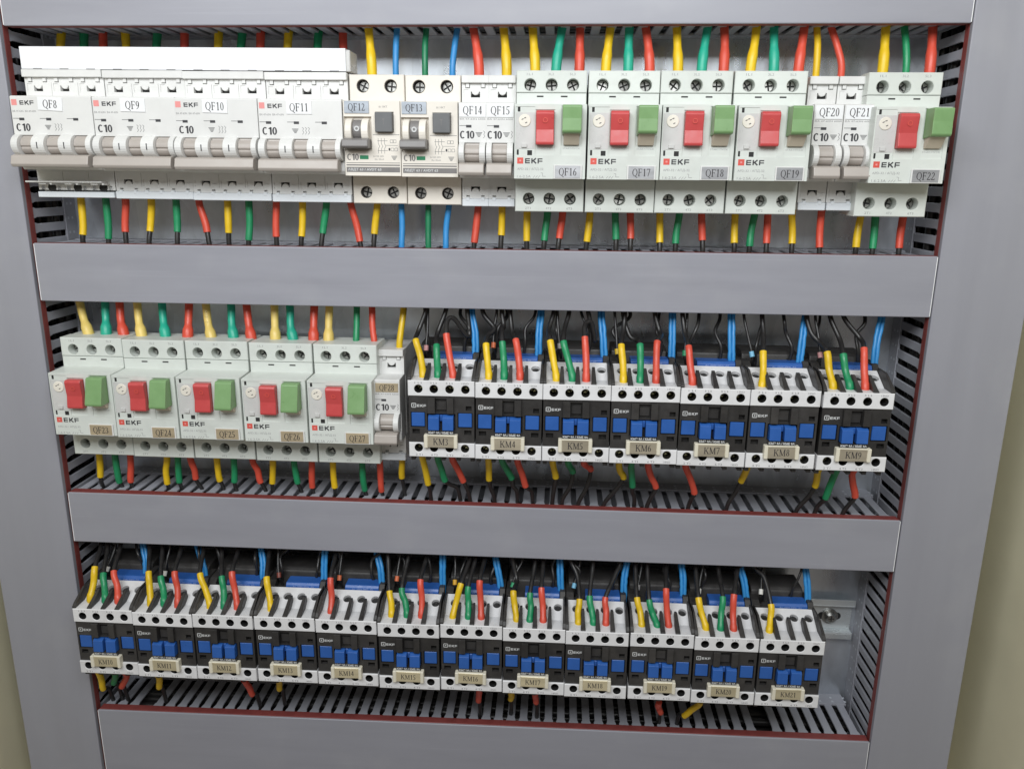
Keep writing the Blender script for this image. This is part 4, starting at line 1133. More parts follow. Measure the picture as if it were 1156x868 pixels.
    ('bot', 'red', 'QF19', 'below', [(503.1, 16, -103.4), (503.1, 16.0, -115.4), (503.0, 15, -128.4), (502.9, 13.0, -141.4), (502.8, 16, -155.4)]),
    ('bot', 'yellow', 'QF20', 'below', [(518.9, 16, -103.2), (518.9, 16.0, -115.2), (520.0, 15, -128.3), (520.6, 13.0, -141.4), (521.1, 16, -155.4)]),
    ('bot', 'red', 'QF21', 'below', [(538.2, 16, -103.0), (538.2, 16.0, -115.0), (538.6, 15, -128.2), (538.8, 13.0, -141.4), (539.0, 16, -155.4)]),
    ('bot', 'yellow', 'QF22', 'below', [(564.3, 16, -102.7), (564.3, 16.0, -114.7), (563.4, 15, -128.0), (562.8, 13.0, -141.3), (562.3, 16, -155.3)]),
    ('bot', 'green', 'QF22', 'below', [(573.8, 16, -102.6), (573.8, 16.0, -114.6), (573.5, 15, -128.0), (573.3, 13.0, -141.3), (573.2, 16, -155.3)]),
    ('bot', 'red', 'QF22', 'below', [(591.9, 16, -102.3), (591.9, 16.0, -114.3), (591.5, 15, -127.8), (591.3, 13.0, -141.3), (591.1, 16, -155.3)]),
    ('top2', 'yellow', 'QF23', 'above', [(24.5, 10, -214.9), (24.5, 10.0, -205.9), (19.5, 14, -196.2), (16.2, 18.0, -186.6), (12.9, 22, -172.6)]),
    ('top2', 'teal', 'QF23', 'above', [(37.7, 10, -214.6), (37.7, 10.0, -205.6), (36.0, 14, -195.9), (34.9, 18.0, -186.2), (33.8, 22, -172.2)]),
    ('top2', 'red', 'QF23', 'above', [(50.8, 10, -215.7), (50.8, 10.0, -206.7), (47.6, 14, -196.7), (45.5, 18.0, -186.7), (43.4, 22, -172.7)]),
    ('top2', 'yellow', 'QF24', 'above', [(64.0, 10, -215.4), (64.0, 10.0, -206.4), (60.8, 14, -196.4), (58.7, 18.0, -186.4), (56.6, 22, -172.4)]),
    ('top2', 'teal', 'QF24', 'above', [(81.7, 10, -215.7), (81.7, 10.0, -206.7), (79.0, 14, -196.8), (77.2, 18.0, -186.8), (75.4, 22, -172.8)]),
    ('top2', 'red', 'QF24', 'above', [(98.0, 10, -216.0), (98.0, 10.0, -207.0), (97.3, 14, -196.7), (96.9, 18.0, -186.4), (96.5, 22, -172.4)]),
    ('top2', 'yellow', 'QF25', 'above', [(115.5, 10, -216.9), (115.5, 10.0, -207.9), (112.0, 14, -197.4), (109.7, 18.0, -186.8), (107.4, 22, -172.8)]),
    ('top2', 'teal', 'QF25', 'above', [(131.8, 10, -216.6), (131.8, 10.0, -207.6), (129.7, 14, -197.0), (128.3, 18.0, -186.4), (126.9, 22, -172.4)]),
    ('top2', 'red', 'QF25', 'above', [(144.8, 10, -216.9), (144.8, 10.0, -207.9), (141.8, 14, -197.0), (139.8, 18.0, -186.2), (137.8, 22, -172.2)]),
    ('top2', 'yellow', 'QF26', 'above', [(162.3, 10, -216.6), (162.3, 10.0, -207.6), (161.0, 14, -197.0), (160.2, 18.0, -186.5), (159.4, 22, -172.5)]),
    ('top2', 'teal', 'QF26', 'above', [(175.2, 10, -216.9), (175.2, 10.0, -207.9), (172.8, 14, -197.1), (171.2, 18.0, -186.3), (169.6, 22, -172.3)]),
    ('top2', 'red', 'QF26', 'above', [(190.0, 10, -216.6), (190.0, 10.0, -207.6), (189.6, 14, -196.8), (189.4, 18.0, -185.9), (189.2, 22, -171.9)]),
    ('top2', 'yellow', 'QF27', 'above', [(200.9, 10, -217.0), (200.9, 10.0, -208.0), (200.5, 14, -197.2), (200.3, 18.0, -186.4), (200.1, 22, -172.4)]),
    ('top2_mid', 'green', 'QF27', 'above', [(220.7, 10, -217.2), (220.7, 10.0, -208.2), (220.4, 14, -197.1), (220.2, 18.0, -186.0), (220.0, 22, -172.0)]),
    ('top2_mid', 'red', 'QF27', 'above', [(233.9, 10, -217.0), (233.9, 10.0, -208.0), (232.0, 14, -196.9), (230.8, 18.0, -185.8), (229.6, 22, -171.8)]),
    ('top2_mid', 'yellow', 'QF28', 'above', [(251.9, 10, -217.2), (251.9, 10.0, -208.2), (252.9, 14, -197.4), (253.5, 18.0, -186.6), (254.1, 22, -172.6)]),
    ('bot2', 'yellow', 'QF23', 'below', [(19.8, 12, -287.0), (19.8, 12.0, -299.0), (18.1, 13, -309.1), (16.9, 14.0, -319.2), (16.4, 17, -328.2), (16.2, 20, -345.2)]),
    ('bot2', 'green', 'QF23', 'below', [(32.1, 12, -288.1), (32.1, 12.0, -300.1), (31.7, 13, -310.2), (31.4, 14.0, -320.2), (32.0, 17, -329.2), (32.0, 20, -346.2)]),
    ('bot2', 'red', 'QF23', 'below', [(43.9, 12, -287.7), (43.9, 12.0, -299.7), (42.3, 13, -309.8), (41.2, 14.0, -319.9), (40.9, 17, -328.9), (40.6, 20, -345.9)]),
    ('bot2', 'yellow', 'QF24', 'below', [(72.4, 12, -288.3), (72.4, 12.0, -300.3), (70.6, 13, -310.0), (69.4, 14.0, -319.7), (68.9, 17, -328.7), (68.6, 20, -345.7)]),
    ('bot2', 'green', 'QF24', 'below', [(80.6, 12, -288.7), (80.6, 12.0, -300.7), (79.9, 13, -310.4), (79.4, 14.0, -320.1), (79.8, 17, -329.1), (79.7, 20, -346.1)]),
    ('bot2', 'red', 'QF24', 'below', [(90.4, 12, -288.5), (90.4, 12.0, -300.5), (91.7, 13, -309.7), (92.6, 14.0, -318.9), (94.7, 17, -327.9), (94.9, 20, -344.9)]),
    ('bot2', 'yellow', 'QF25', 'below', [(110.8, 12, -288.5), (110.8, 12.0, -300.5), (110.7, 13, -308.4), (110.7, 14.0, -316.2), (111.6, 17, -325.2), (111.6, 20, -342.2)]),
    ('bot2', 'green', 'QF25', 'below', [(123.7, 12, -288.8), (123.7, 12.0, -300.8), (122.7, 13, -310.5), (122.1, 14.0, -320.1), (122.3, 17, -329.1), (122.1, 20, -346.1)]),
    ('bot2', 'red', 'QF25', 'below', [(138.2, 12, -289.1), (138.2, 12.0, -301.1), (140.5, 13, -309.2), (142.1, 14.0, -317.3), (145.0, 17, -326.3), (145.4, 20, -343.3)]),
    ('bot2', 'yellow', 'QF26', 'below', [(153.5, 12, -288.6), (153.5, 12.0, -300.6), (151.9, 13, -310.2), (150.8, 14.0, -319.9), (150.5, 17, -328.9), (150.2, 20, -345.9)]),
    ('bot2', 'green', 'QF26', 'below', [(169.6, 12, -288.8), (169.6, 12.0, -300.8), (170.3, 13, -309.3), (170.7, 14.0, -317.8), (172.2, 17, -326.8), (172.4, 20, -343.8)]),
    ('bot2', 'red', 'QF26', 'below', [(183.1, 12, -289.1), (183.1, 12.0, -301.1), (182.1, 13, -310.4), (181.5, 14.0, -319.6), (181.7, 17, -328.6), (181.5, 20, -345.6)]),
    ('bot2', 'yellow', 'QF27', 'below', [(199.1, 12, -289.3), (199.1, 12.0, -301.3), (198.7, 13, -310.9), (198.4, 14.0, -320.5), (199.0, 17, -329.5), (199.0, 20, -346.5)]),
    ('bot2', 'green', 'QF27', 'below', [(221.2, 12, -290.1), (221.2, 12.0, -302.1), (221.3, 13, -311.3), (221.3, 14.0, -320.5), (222.4, 17, -329.5), (222.4, 20, -346.5)]),
    ('bot2', 'red', 'QF27', 'below', [(234.5, 12, -289.6), (234.5, 12.0, -301.6), (234.3, 13, -311.2), (234.1, 14.0, -320.8), (234.9, 17, -329.8), (234.9, 20, -346.8)]),
    ('bot2', 'yellow', 'QF28', 'below', [(251.2, 12, -286.3), (251.2, 12.0, -298.3), (250.8, 13, -305.4), (250.5, 14.0, -312.4), (251.2, 17, -321.4), (251.1, 20, -338.4)]),
    ('km', 'yellow', 'KM3', 'above', [(273.3, -20, -227.2), (273.3, -19, -222.7), (270.6, -13, -212.9), (267.3, -8.0, -201.1), (266.3, 5.0, -199.3), (271.0, 12.0, -184.1), (271.9, 17.0, -168.1)]),
    ('km', 'green', 'KM3', 'above', [(283.5, -20, -226.9), (283.5, -19, -222.4), (282.2, -13, -214.4), (280.7, -8.0, -204.5), (280.0, 5.0, -199.0), (284.9, 12.0, -183.8), (285.9, 17.0, -167.8)]),
    ('km', 'red', 'KM3', 'above', [(293.8, -20, -227.3), (293.8, -19, -222.8), (291.0, -13, -210.8), (287.5, -8.0, -196.7), (287.6, 0.8, -189.3), (292.1, 3.6, -188.5), (299.8, 6.4, -199.5), (302.6, 9.2, -199.3), (299.9, 12.0, -183.5), (299.4, 17.0, -167.5)]),
    ('km', 'yellow', 'KM4', 'above', [(318.2, -20, -227.3), (318.2, -19, -222.8), (316.7, -13, -213.9), (314.8, -8.0, -203.0), (315.7, 2.7, -199.1), (319.6, 7.3, -194.9), (311.7, 12.0, -184.5), (310.1, 17.0, -168.5)]),
    ('km', 'green', 'KM4', 'above', [(328.6, -20, -226.9), (328.6, -19, -222.4), (327.8, -13, -213.0), (326.9, -8.0, -201.7), (325.5, 2.7, -195.1), (326.4, 7.3, -193.5), (324.8, 12.0, -183.7), (324.5, 17.0, -167.7)]),
    ('km', 'red', 'KM4', 'above', [(339.3, -20, -226.6), (339.3, -19, -222.1), (337.5, -13, -211.9), (335.4, -8.0, -199.7), (332.2, 5.0, -197.9), (329.8, 12.0, -184.2), (329.3, 17.0, -168.2)]),
    ('km', 'yellow', 'KM5', 'above', [(363.7, -20, -227.4), (363.7, -19, -222.9), (361.7, -13, -212.6), (359.2, -8.0, -200.4), (358.0, 5.0, -194.9), (360.7, 12.0, -183.0), (361.2, 17.0, -167.0)]),
    ('km', 'green', 'KM5', 'above', [(374.4, -20, -226.6), (374.4, -19, -222.1), (371.6, -13, -212.4), (368.1, -8.0, -200.8), (369.0, 5.0, -193.4), (371.2, 12.0, -183.4), (371.6, 17.0, -167.4)]),
    ('km', 'red', 'KM5', 'above', [(383.7, -20, -227.0), (383.7, -19, -222.5), (383.3, -13, -210.7), (382.8, -8.0, -196.9), (382.8, 1.5, -190.0), (386.6, 5.0, -189.4), (390.3, 8.5, -203.7), (384.8, 12.0, -183.8), (383.7, 17.0, -167.8)]),
    ('km', 'yellow', 'KM6', 'above', [(408.6, -20, -227.6), (408.6, -19, -223.1), (407.9, -13, -213.4), (407.1, -8.0, -201.6), (409.4, 5.0, -196.3), (410.6, 12.0, -183.9), (410.8, 17.0, -167.9)]),
    ('km', 'green', 'KM6', 'above', [(419.8, -20, -227.6), (419.8, -19, -223.1), (419.6, -13, -213.2), (419.3, -8.0, -201.3), (419.1, 2.7, -200.7), (413.9, 7.3, -197.9), (409.4, 12.0, -184.5), (408.5, 17.0, -168.5)]),
    ('km', 'red', 'KM6', 'above', [(430.3, -20, -226.4), (430.3, -19, -221.9), (430.6, -13, -211.4), (431.0, -8.0, -198.9), (434.6, 2.7, -196.6), (434.4, 7.3, -193.8), (431.4, 12.0, -184.1), (430.8, 17.0, -168.1)]),
    ('km', 'red', 'KM7', 'above', [(454.3, -20, -227.4), (454.3, -19, -222.9), (453.2, -13, -213.2), (451.9, -8.0, -201.5), (451.2, 5.0, -196.7), (449.6, 12.0, -183.1), (449.3, 17.0, -167.1)]),
    ('km', 'yellow', 'KM8', 'above', [(500.3, -20, -229.0), (500.3, -19, -224.5), (501.2, -13, -215.4), (502.4, -8.0, -204.4), (503.9, 5.0, -195.6), (503.9, 12.0, -183.3), (503.9, 17.0, -167.3)]),
    ('km', 'yellow', 'KM9', 'above', [(546.3, -20, -228.4), (546.3, -19, -223.9), (544.9, -13, -214.8), (543.2, -8.0, -203.7), (541.6, 2.7, -199.3), (537.2, 7.3, -194.1), (534.5, 12.0, -183.3), (534.0, 17.0, -167.3)]),
    ('km', 'green', 'KM9', 'above', [(557.1, -20, -228.2), (557.1, -19, -223.7), (556.0, -13, -215.5), (554.7, -8.0, -205.3), (555.9, 5.0, -198.2), (550.6, 12.0, -183.0), (549.5, 17.0, -167.0)]),
    ('km', 'red', 'KM9', 'above', [(567.2, -20, -228.8), (567.2, -19, -224.3), (567.6, -13, -213.8), (568.1, -8.0, -201.4), (570.0, 5.0, -197.9), (559.5, 12.0, -183.5), (557.4, 17.0, -167.5)]),
    ('km', 'yellow', 'KM10', 'above', [(18.5, -20, -405.0), (18.5, -19, -400.5), (18.4, -13, -392.6), (18.2, -8.0, -382.7), (12.2, 12.0, -373.1), (11.0, 17.0, -357.1)]),
    ('km', 'green', 'KM10', 'above', [(29.8, -20, -405.3), (29.8, -19, -400.8), (27.1, -13, -395.2), (23.9, -8.0, -387.6), (17.2, 12.0, -372.9), (15.9, 17.0, -356.9)]),
    ('km', 'red', 'KM10', 'above', [(39.6, -20, -405.6), (39.6, -19, -401.1), (36.4, -13, -394.2), (32.4, -8.0, -385.4), (27.9, 12.0, -372.5), (27.0, 17.0, -356.5)]),
    ('km', 'yellow', 'KM11', 'above', [(64.6, -20, -406.7), (64.6, -19, -402.2), (62.3, -13, -394.2), (59.5, -8.0, -384.3), (51.2, 12.0, -373.1), (49.5, 17.0, -357.1)]),
    ('km', 'green', 'KM11', 'above', [(74.9, -20, -406.3), (74.9, -19, -401.8), (71.8, -13, -396.1), (68.0, -8.0, -388.4), (61.0, 12.0, -373.5), (59.6, 17.0, -357.5)]),
    ('km', 'red', 'KM11', 'above', [(85.4, -20, -407.3), (85.4, -19, -402.8), (82.7, -13, -394.5), (79.4, -8.0, -384.2), (75.8, 12.0, -373.7), (75.1, 17.0, -357.7)]),
    ('km', 'yellow', 'KM12', 'above', [(109.9, -20, -407.4), (109.9, -19, -402.9), (105.1, -13, -394.9), (99.2, -8.0, -384.9), (94.2, 12.0, -373.0), (93.2, 17.0, -357.0)]),
    ('km', 'green', 'KM12', 'above', [(120.7, -20, -407.0), (120.7, -19, -402.5), (118.3, -13, -395.5), (115.4, -8.0, -386.5), (108.8, 12.0, -373.9), (107.5, 17.0, -357.9)]),
    ('km', 'red', 'KM12', 'above', [(130.7, -20, -407.6), (130.7, -19, -403.1), (127.6, -13, -393.8), (123.9, -8.0, -382.5), (120.8, 12.0, -373.5), (120.2, 17.0, -357.5)]),
    ('km', 'yellow', 'KM13', 'above', [(156.2, -20, -407.9), (156.2, -19, -403.4), (153.2, -13, -395.2), (149.5, -8.0, -385.1), (145.8, 12.0, -374.0), (145.1, 17.0, -358.0)]),
    ('km', 'red', 'KM14', 'above', [(201.3, -20, -409.6), (201.3, -19, -405.1), (200.4, -13, -395.8), (199.2, -8.0, -384.6), (198.5, 12.0, -373.5), (198.4, 17.0, -357.5)]),
    ('km', 'yellow', 'KM15', 'above', [(246.7, -20, -409.1), (246.7, -19, -404.6), (244.9, -13, -399.8), (242.7, -8.0, -393.0), (238.1, 12.0, -372.7), (237.2, 17.0, -356.7)]),
    ('km', 'green', 'KM15', 'above', [(258.1, -20, -409.1), (258.1, -19, -404.6), (255.7, -13, -398.2), (252.8, -8.0, -389.7), (254.8, 12.0, -372.8), (255.2, 17.0, -356.8)]),
    ('km', 'red', 'KM15', 'above', [(268.9, -20, -409.4), (268.9, -19, -404.9), (268.0, -13, -394.9), (266.9, -8.0, -382.9), (267.8, 12.0, -373.1), (268.0, 17.0, -357.1)]),
    ('km', 'yellow', 'KM16', 'above', [(292.2, -20, -409.7), (292.2, -19, -405.2), (294.5, -13, -396.0), (297.3, -8.0, -384.7), (302.4, 12.0, -372.5), (303.4, 17.0, -356.5)]),
    ('km', 'green', 'KM16', 'above', [(303.6, -20, -409.1), (303.6, -19, -404.6), (303.1, -13, -396.8), (302.5, -8.0, -386.9), (306.5, 12.0, -373.1), (307.3, 17.0, -357.1)]),
    ('km', 'red', 'KM16', 'above', [(313.0, -20, -409.8), (313.0, -19, -405.3), (311.9, -13, -394.2), (310.5, -8.0, -381.2), (313.2, 12.0, -372.8), (313.7, 17.0, -356.8)]),
    ('km', 'yellow', 'KM17', 'above', [(339.0, -20, -410.1), (339.0, -19, -405.6), (337.7, -13, -398.8), (336.1, -8.0, -389.9), (338.0, 5.0, -387.4), (333.5, 12.0, -372.8), (332.6, 17.0, -356.8)]),
    ('km', 'green', 'KM17', 'above', [(348.7, -20, -410.4), (348.7, -19, -405.9), (348.7, -13, -399.0), (348.6, -8.0, -390.1), (351.0, 12.0, -372.8), (351.5, 17.0, -356.8)]),
    ('km', 'red', 'KM17', 'above', [(358.4, -20, -410.5), (358.4, -19, -406.0), (357.6, -13, -396.7), (356.7, -8.0, -385.4), (357.0, 12.0, -373.3), (357.1, 17.0, -357.3)]),
    ('km', 'yellow', 'KM18', 'above', [(384.1, -20, -410.6), (384.1, -19, -406.1), (384.2, -13, -400.9), (384.4, -8.0, -393.7), (382.6, 5.0, -381.9), (377.8, 12.0, -372.5), (376.8, 17.0, -356.5)]),
    ('km', 'green', 'KM18', 'above', [(395.0, -20, -410.1), (395.0, -19, -405.6), (393.8, -13, -399.6), (392.4, -8.0, -391.5), (394.5, 12.0, -373.3), (394.9, 17.0, -357.3)]),
    ('km', 'red', 'KM18', 'above', [(404.0, -20, -410.8), (404.0, -19, -406.3), (404.0, -13, -399.6), (404.0, -8.0, -391.0), (411.6, 5.0, -380.0), (414.4, 12.0, -373.3), (415.0, 17.0, -357.3)]),
    ('km', 'yellow', 'KM19', 'above', [(429.9, -20, -411.1), (429.9, -19, -406.6), (428.5, -13, -399.7), (426.7, -8.0, -390.8), (426.4, 12.0, -373.6), (426.3, 17.0, -357.6)]),
    ('km', 'green', 'KM19', 'above', [(441.0, -20, -410.6), (441.0, -19, -406.1), (438.7, -13, -400.2), (435.8, -8.0, -392.2), (435.7, 12.0, -373.9), (435.7, 17.0, -357.9)]),
    ('km', 'red', 'KM19', 'above', [(449.3, -20, -411.4), (449.3, -19, -406.9), (448.2, -13, -396.0), (446.9, -8.0, -383.1), (450.2, 12.0, -374.1), (450.9, 17.0, -358.1)]),
    ('km', 'yellow', 'KM20', 'above', [(475.8, -20, -410.2), (475.8, -19, -405.7), (473.6, -13, -398.3), (471.0, -8.0, -388.9), (471.2, 12.0, -373.3), (471.2, 17.0, -357.3)]),
    ('km', 'green', 'KM20', 'above', [(486.5, -20, -410.4), (486.5, -19, -405.9), (487.4, -13, -397.5), (488.4, -8.0, -387.1), (488.4, 12.0, -374.0), (488.4, 17.0, -358.0)]),
    ('km', 'red', 'KM20', 'above', [(495.7, -20, -411.0), (495.7, -19, -406.5), (496.2, -13, -396.9), (496.9, -8.0, -385.3), (502.7, 12.0, -373.5), (503.9, 17.0, -357.5)]),
    ('km', 'yellow', 'KM21', 'above', [(521.1, -20, -410.6), (521.1, -19, -406.1), (522.4, -13, -399.9), (524.1, -8.0, -391.7), (521.0, 5.0, -377.8), (515.2, 12.0, -373.7), (514.0, 17.0, -357.7)]),
    ('blue', 'blue', 'KM3', 'behind', [(306.7, 6, -218.5), (306.7, 6.0, -214.5), (305.3, 10, -199.3), (302.6, 16.0, -184.1), (301.4, 19, -169.1)]),
    ('blue', 'blue', 'KM4', 'behind', [(350.9, 6, -216.2), (350.9, 6.0, -212.2), (351.3, 10, -198.0), (352.0, 16.0, -183.8), (352.3, 19, -168.8)]),
    ('blue', 'blue', 'KM5', 'behind', [(396.7, 6, -218.4), (396.7, 6.0, -214.4), (395.6, 10, -199.3), (393.6, 16.0, -184.2), (392.7, 19, -169.2)]),
    ('blue', 'blue', 'KM6', 'behind', [(443.1, 6, -219.9), (443.1, 6.0, -215.9), (443.2, 10, -199.9), (443.5, 16.0, -183.9), (443.6, 19, -168.9)]),
    ('blue', 'blue', 'KM7', 'behind', [(484.4, 6, -215.8), (484.4, 6.0, -211.8), (484.4, 10, -197.8), (484.3, 16.0, -183.8), (484.3, 19, -168.8)]),
    ('blue', 'blue', 'KM8', 'behind', [(530.9, 6, -216.6), (530.9, 6.0, -212.6), (532.4, 10, -198.0), (535.1, 16.0, -183.4), (536.4, 19, -168.4)]),
    ('blue', 'blue', 'KM9', 'behind', [(581.2, 6, -218.6), (581.2, 6.0, -214.6), (582.7, 10, -199.4), (585.5, 16.0, -184.3), (586.8, 19, -169.3)]),
    ('blue', 'blue', 'KM10', 'behind', [(49.0, 6, -399.8), (49.0, 6.0, -395.8), (47.3, 10, -384.8), (44.1, 16.0, -373.8), (42.6, 19, -358.8)]),
    ('blue', 'blue', 'KM11', 'behind', [(96.2, 6, -400.2), (96.2, 6.0, -396.2), (93.2, 10, -384.5), (87.5, 16.0, -372.9), (84.9, 19, -357.9)]),
    ('blue', 'blue', 'KM12', 'behind', [(141.9, 6, -396.1), (141.9, 6.0, -392.1), (140.6, 10, -382.7), (138.2, 16.0, -373.3), (137.1, 19, -358.3)]),
    ('blue', 'blue', 'KM13', 'behind', [(189.4, 6, -401.7), (189.4, 6.0, -397.7), (189.2, 10, -385.3), (188.8, 16.0, -372.9), (188.6, 19, -357.9)]),
    ('blue', 'blue', 'KM14', 'behind', [(234.5, 6, -402.1), (234.5, 6.0, -398.1), (232.7, 10, -385.5), (229.3, 16.0, -372.8), (227.7, 19, -357.8)]),
    ('blue', 'blue', 'KM15', 'behind', [(281.2, 6, -403.9), (281.2, 6.0, -399.9), (280.8, 10, -386.2), (280.1, 16.0, -372.4), (279.8, 19, -357.4)]),
    ('blue', 'blue', 'KM16', 'behind', [(326.0, 6, -401.3), (326.0, 6.0, -397.3), (324.0, 10, -385.2), (320.4, 16.0, -373.1), (318.7, 19, -358.1)]),
    ('blue', 'blue', 'KM17', 'behind', [(371.5, 6, -403.1), (371.5, 6.0, -399.1), (370.9, 10, -385.8), (369.7, 16.0, -372.6), (369.2, 19, -357.6)]),
    ('blue', 'blue', 'KM18', 'behind', [(418.4, 6, -402.6), (418.4, 6.0, -398.6), (419.2, 10, -385.8), (420.7, 16.0, -372.9), (421.4, 19, -357.9)]),
    ('blue', 'blue', 'KM19', 'behind', [(462.6, 6, -400.8), (462.6, 6.0, -396.8), (462.1, 10, -384.8), (461.3, 16.0, -372.8), (460.9, 19, -357.8)]),
    ('blue', 'blue', 'KM20', 'behind', [(509.7, 6, -402.5), (509.7, 6.0, -398.5), (508.0, 10, -386.2), (504.9, 16.0, -374.0), (503.5, 19, -359.0)]),
    ('blue', 'blue', 'KM21', 'behind', [(555.1, 6, -404.2), (555.1, 6.0, -400.2), (554.5, 10, -387.2), (553.5, 16.0, -374.3), (553.0, 19, -359.3)]),
    ('tag', 'pink', 'KM3', 'behind', [(272.9, 8, -219.4), (271.9, 4.0, -210.4), (272.0, 9, -197.7), (272.0, 14.0, -185.0), (272.0, 17, -171.0)]),
    ('tag', 'orange', 'KM4', 'behind', [(320.3, 8, -216.4), (319.3, 4.0, -207.4), (319.8, 9, -195.8), (320.3, 14.0, -184.1), (320.3, 17, -170.1)]),
    ('tag', 'grey', 'KM5', 'behind', [(366.7, 8, -216.1), (365.7, 4.0, -207.1), (364.8, 9, -195.5), (363.9, 14.0, -183.9), (363.9, 17, -169.9)]),
    ('tag', 'yellow', 'KM6', 'behind', [(406.6, 8, -219.0), (405.6, 4.0, -210.0), (404.2, 9, -197.2), (402.8, 14.0, -184.4), (402.8, 17, -170.4)]),
    ('tag', 'green', 'KM7', 'behind', [(452.9, 8, -219.2), (451.9, 4.0, -210.2), (452.4, 9, -197.1), (452.9, 14.0, -184.0), (452.9, 17, -170.0)]),
    ('tag', 'light blue', 'KM8', 'behind', [(498.7, 8, -218.8), (497.7, 4.0, -209.8), (495.0, 9, -196.9), (492.4, 14.0, -183.9), (492.4, 17, -169.9)]),
    ('tag', 'pink', 'KM9', 'behind', [(544.7, 8, -218.4), (543.7, 4.0, -209.4), (542.4, 9, -196.5), (541.1, 14.0, -183.6), (541.1, 17, -169.6)]),
    ('tag', 'white', 'KM10', 'behind', [(20.5, 8, -399.6), (19.5, 4.0, -390.6), (21.3, 9, -382.1), (23.1, 14.0, -373.6), (23.1, 17, -359.6)]),
    ('tag', 'white', 'KM11', 'behind', [(66.1, 8, -401.6), (65.1, 4.0, -392.6), (65.8, 9, -383.0), (66.4, 14.0, -373.5), (66.4, 17, -359.5)]),
    ('tag', 'dark red', 'KM13', 'behind', [(156.2, 8, -399.5), (155.2, 4.0, -390.5), (153.6, 9, -382.2), (152.1, 14.0, -374.0), (152.1, 17, -360.0)]),
    ('tag', 'orange', 'KM14', 'behind', [(203.0, 8, -399.9), (202.0, 4.0, -390.9), (202.0, 9, -382.2), (202.1, 14.0, -373.6), (202.1, 17, -359.6)]),
    ('tag', 'orange', 'KM15', 'behind', [(247.4, 8, -398.8), (246.4, 4.0, -389.8), (247.0, 9, -381.6), (247.6, 14.0, -373.4), (247.6, 17, -359.4)]),
    ('tag', 'amber', 'KM16', 'behind', [(291.8, 8, -400.0), (290.8, 4.0, -391.0), (290.4, 9, -382.1), (290.0, 14.0, -373.2), (290.0, 17, -359.2)]),
    ('tag', 'green', 'KM17', 'behind', [(335.6, 8, -400.4), (334.6, 4.0, -391.4), (338.0, 9, -382.4), (341.5, 14.0, -373.5), (341.5, 17, -359.5)]),
    ('tag', 'light blue', 'KM18', 'behind', [(381.8, 8, -399.2), (380.8, 4.0, -390.2), (383.0, 9, -381.7), (385.2, 14.0, -373.2), (385.2, 17, -359.2)]),
    ('tag', 'grey', 'KM19', 'behind', [(429.4, 8, -398.7), (428.4, 4.0, -389.7), (429.8, 9, -382.0), (431.3, 14.0, -374.4), (431.3, 17, -360.4)]),
    ('tag', 'white', 'KM20', 'behind', [(474.7, 8, -399.8), (473.7, 4.0, -390.8), (475.3, 9, -382.5), (476.9, 14.0, -374.1), (476.9, 17, -360.1)]),
    ('tag', 'white', 'KM21', 'behind', [(520.2, 8, -398.6), (519.2, 4.0, -389.6), (520.4, 9, -382.0), (521.6, 14.0, -374.5), (521.6, 17, -360.5)]),
    ('kmb', 'yellow', 'KM3', 'below', [(269.6, -10, -281.9), (269.6, -6.0, -287.9), (270.8, -1, -299.2), (272.1, 2.0, -310.5), (272.2, 6, -316.8), (272.4, 9.0, -323.1), (272.5, 13, -337.1)]),
    ('kmb', 'green', 'KM3', 'below', [(280.8, -10, -282.9), (280.8, -6.0, -288.9), (282.8, -1, -298.5), (284.9, 2.0, -308.1), (288.0, 6, -312.5), (293.0, 9.0, -316.8), (295.0, 13, -330.8)]),
    ('kmb', 'red', 'KM3', 'below', [(291.3, -10, -282.6), (291.3, -6.0, -288.6), (294.9, -1, -298.5), (298.5, 2.0, -308.3), (299.9, 6, -316.0), (302.2, 9.0, -323.6), (303.1, 13, -337.6)]),
    ('kmb', 'yellow', 'KM4', 'below', [(317.0, -10, -282.4), (317.0, -6.0, -288.4), (316.8, -1, -297.0), (316.6, 2.0, -305.7), (317.7, 6, -313.6), (319.4, 9.0, -321.6), (320.1, 13, -335.6)]),
    ('kmb', 'green', 'KM4', 'below', [(326.8, -10, -282.8), (326.8, -6.0, -288.8), (330.0, -1, -297.0), (333.1, 2.0, -305.1), (334.4, 6, -311.6), (336.4, 9.0, -318.2), (337.2, 13, -332.2)]),
    ('kmb', 'red', 'KM4', 'below', [(337.8, -10, -283.1), (337.8, -6.0, -289.1), (340.8, -1, -299.7), (343.8, 2.0, -310.3), (345.2, 6, -314.0), (347.5, 9.0, -317.8), (348.4, 13, -331.8)]),
    ('kmb', 'yellow', 'KM5', 'below', [(362.6, -10, -282.4), (362.6, -6.0, -288.4), (364.0, -1, -295.2), (365.4, 2.0, -302.1), (364.6, 6, -312.5), (363.3, 9.0, -322.9), (362.8, 13, -336.9)]),
    ('kmb', 'green', 'KM5', 'below', [(373.7, -10, -282.7), (373.7, -6.0, -288.7), (375.6, -1, -293.5), (377.5, 2.0, -298.3), (375.1, 6, -310.1), (371.1, 9.0, -321.9), (369.5, 13, -335.9)]),
    ('kmb', 'red', 'KM5', 'below', [(384.6, -10, -282.4), (384.6, -6.0, -288.4), (387.5, -1, -292.4), (390.4, 2.0, -296.5), (387.5, 6, -310.4), (382.9, 9.0, -324.3), (381.0, 13, -338.3)]),
    ('kmb', 'yellow', 'KM6', 'below', [(409.3, -10, -282.9), (409.3, -6.0, -288.9), (411.2, -1, -295.0), (413.1, 2.0, -301.2), (408.8, 6, -312.8), (401.7, 9.0, -324.4), (398.8, 13, -338.4)]),
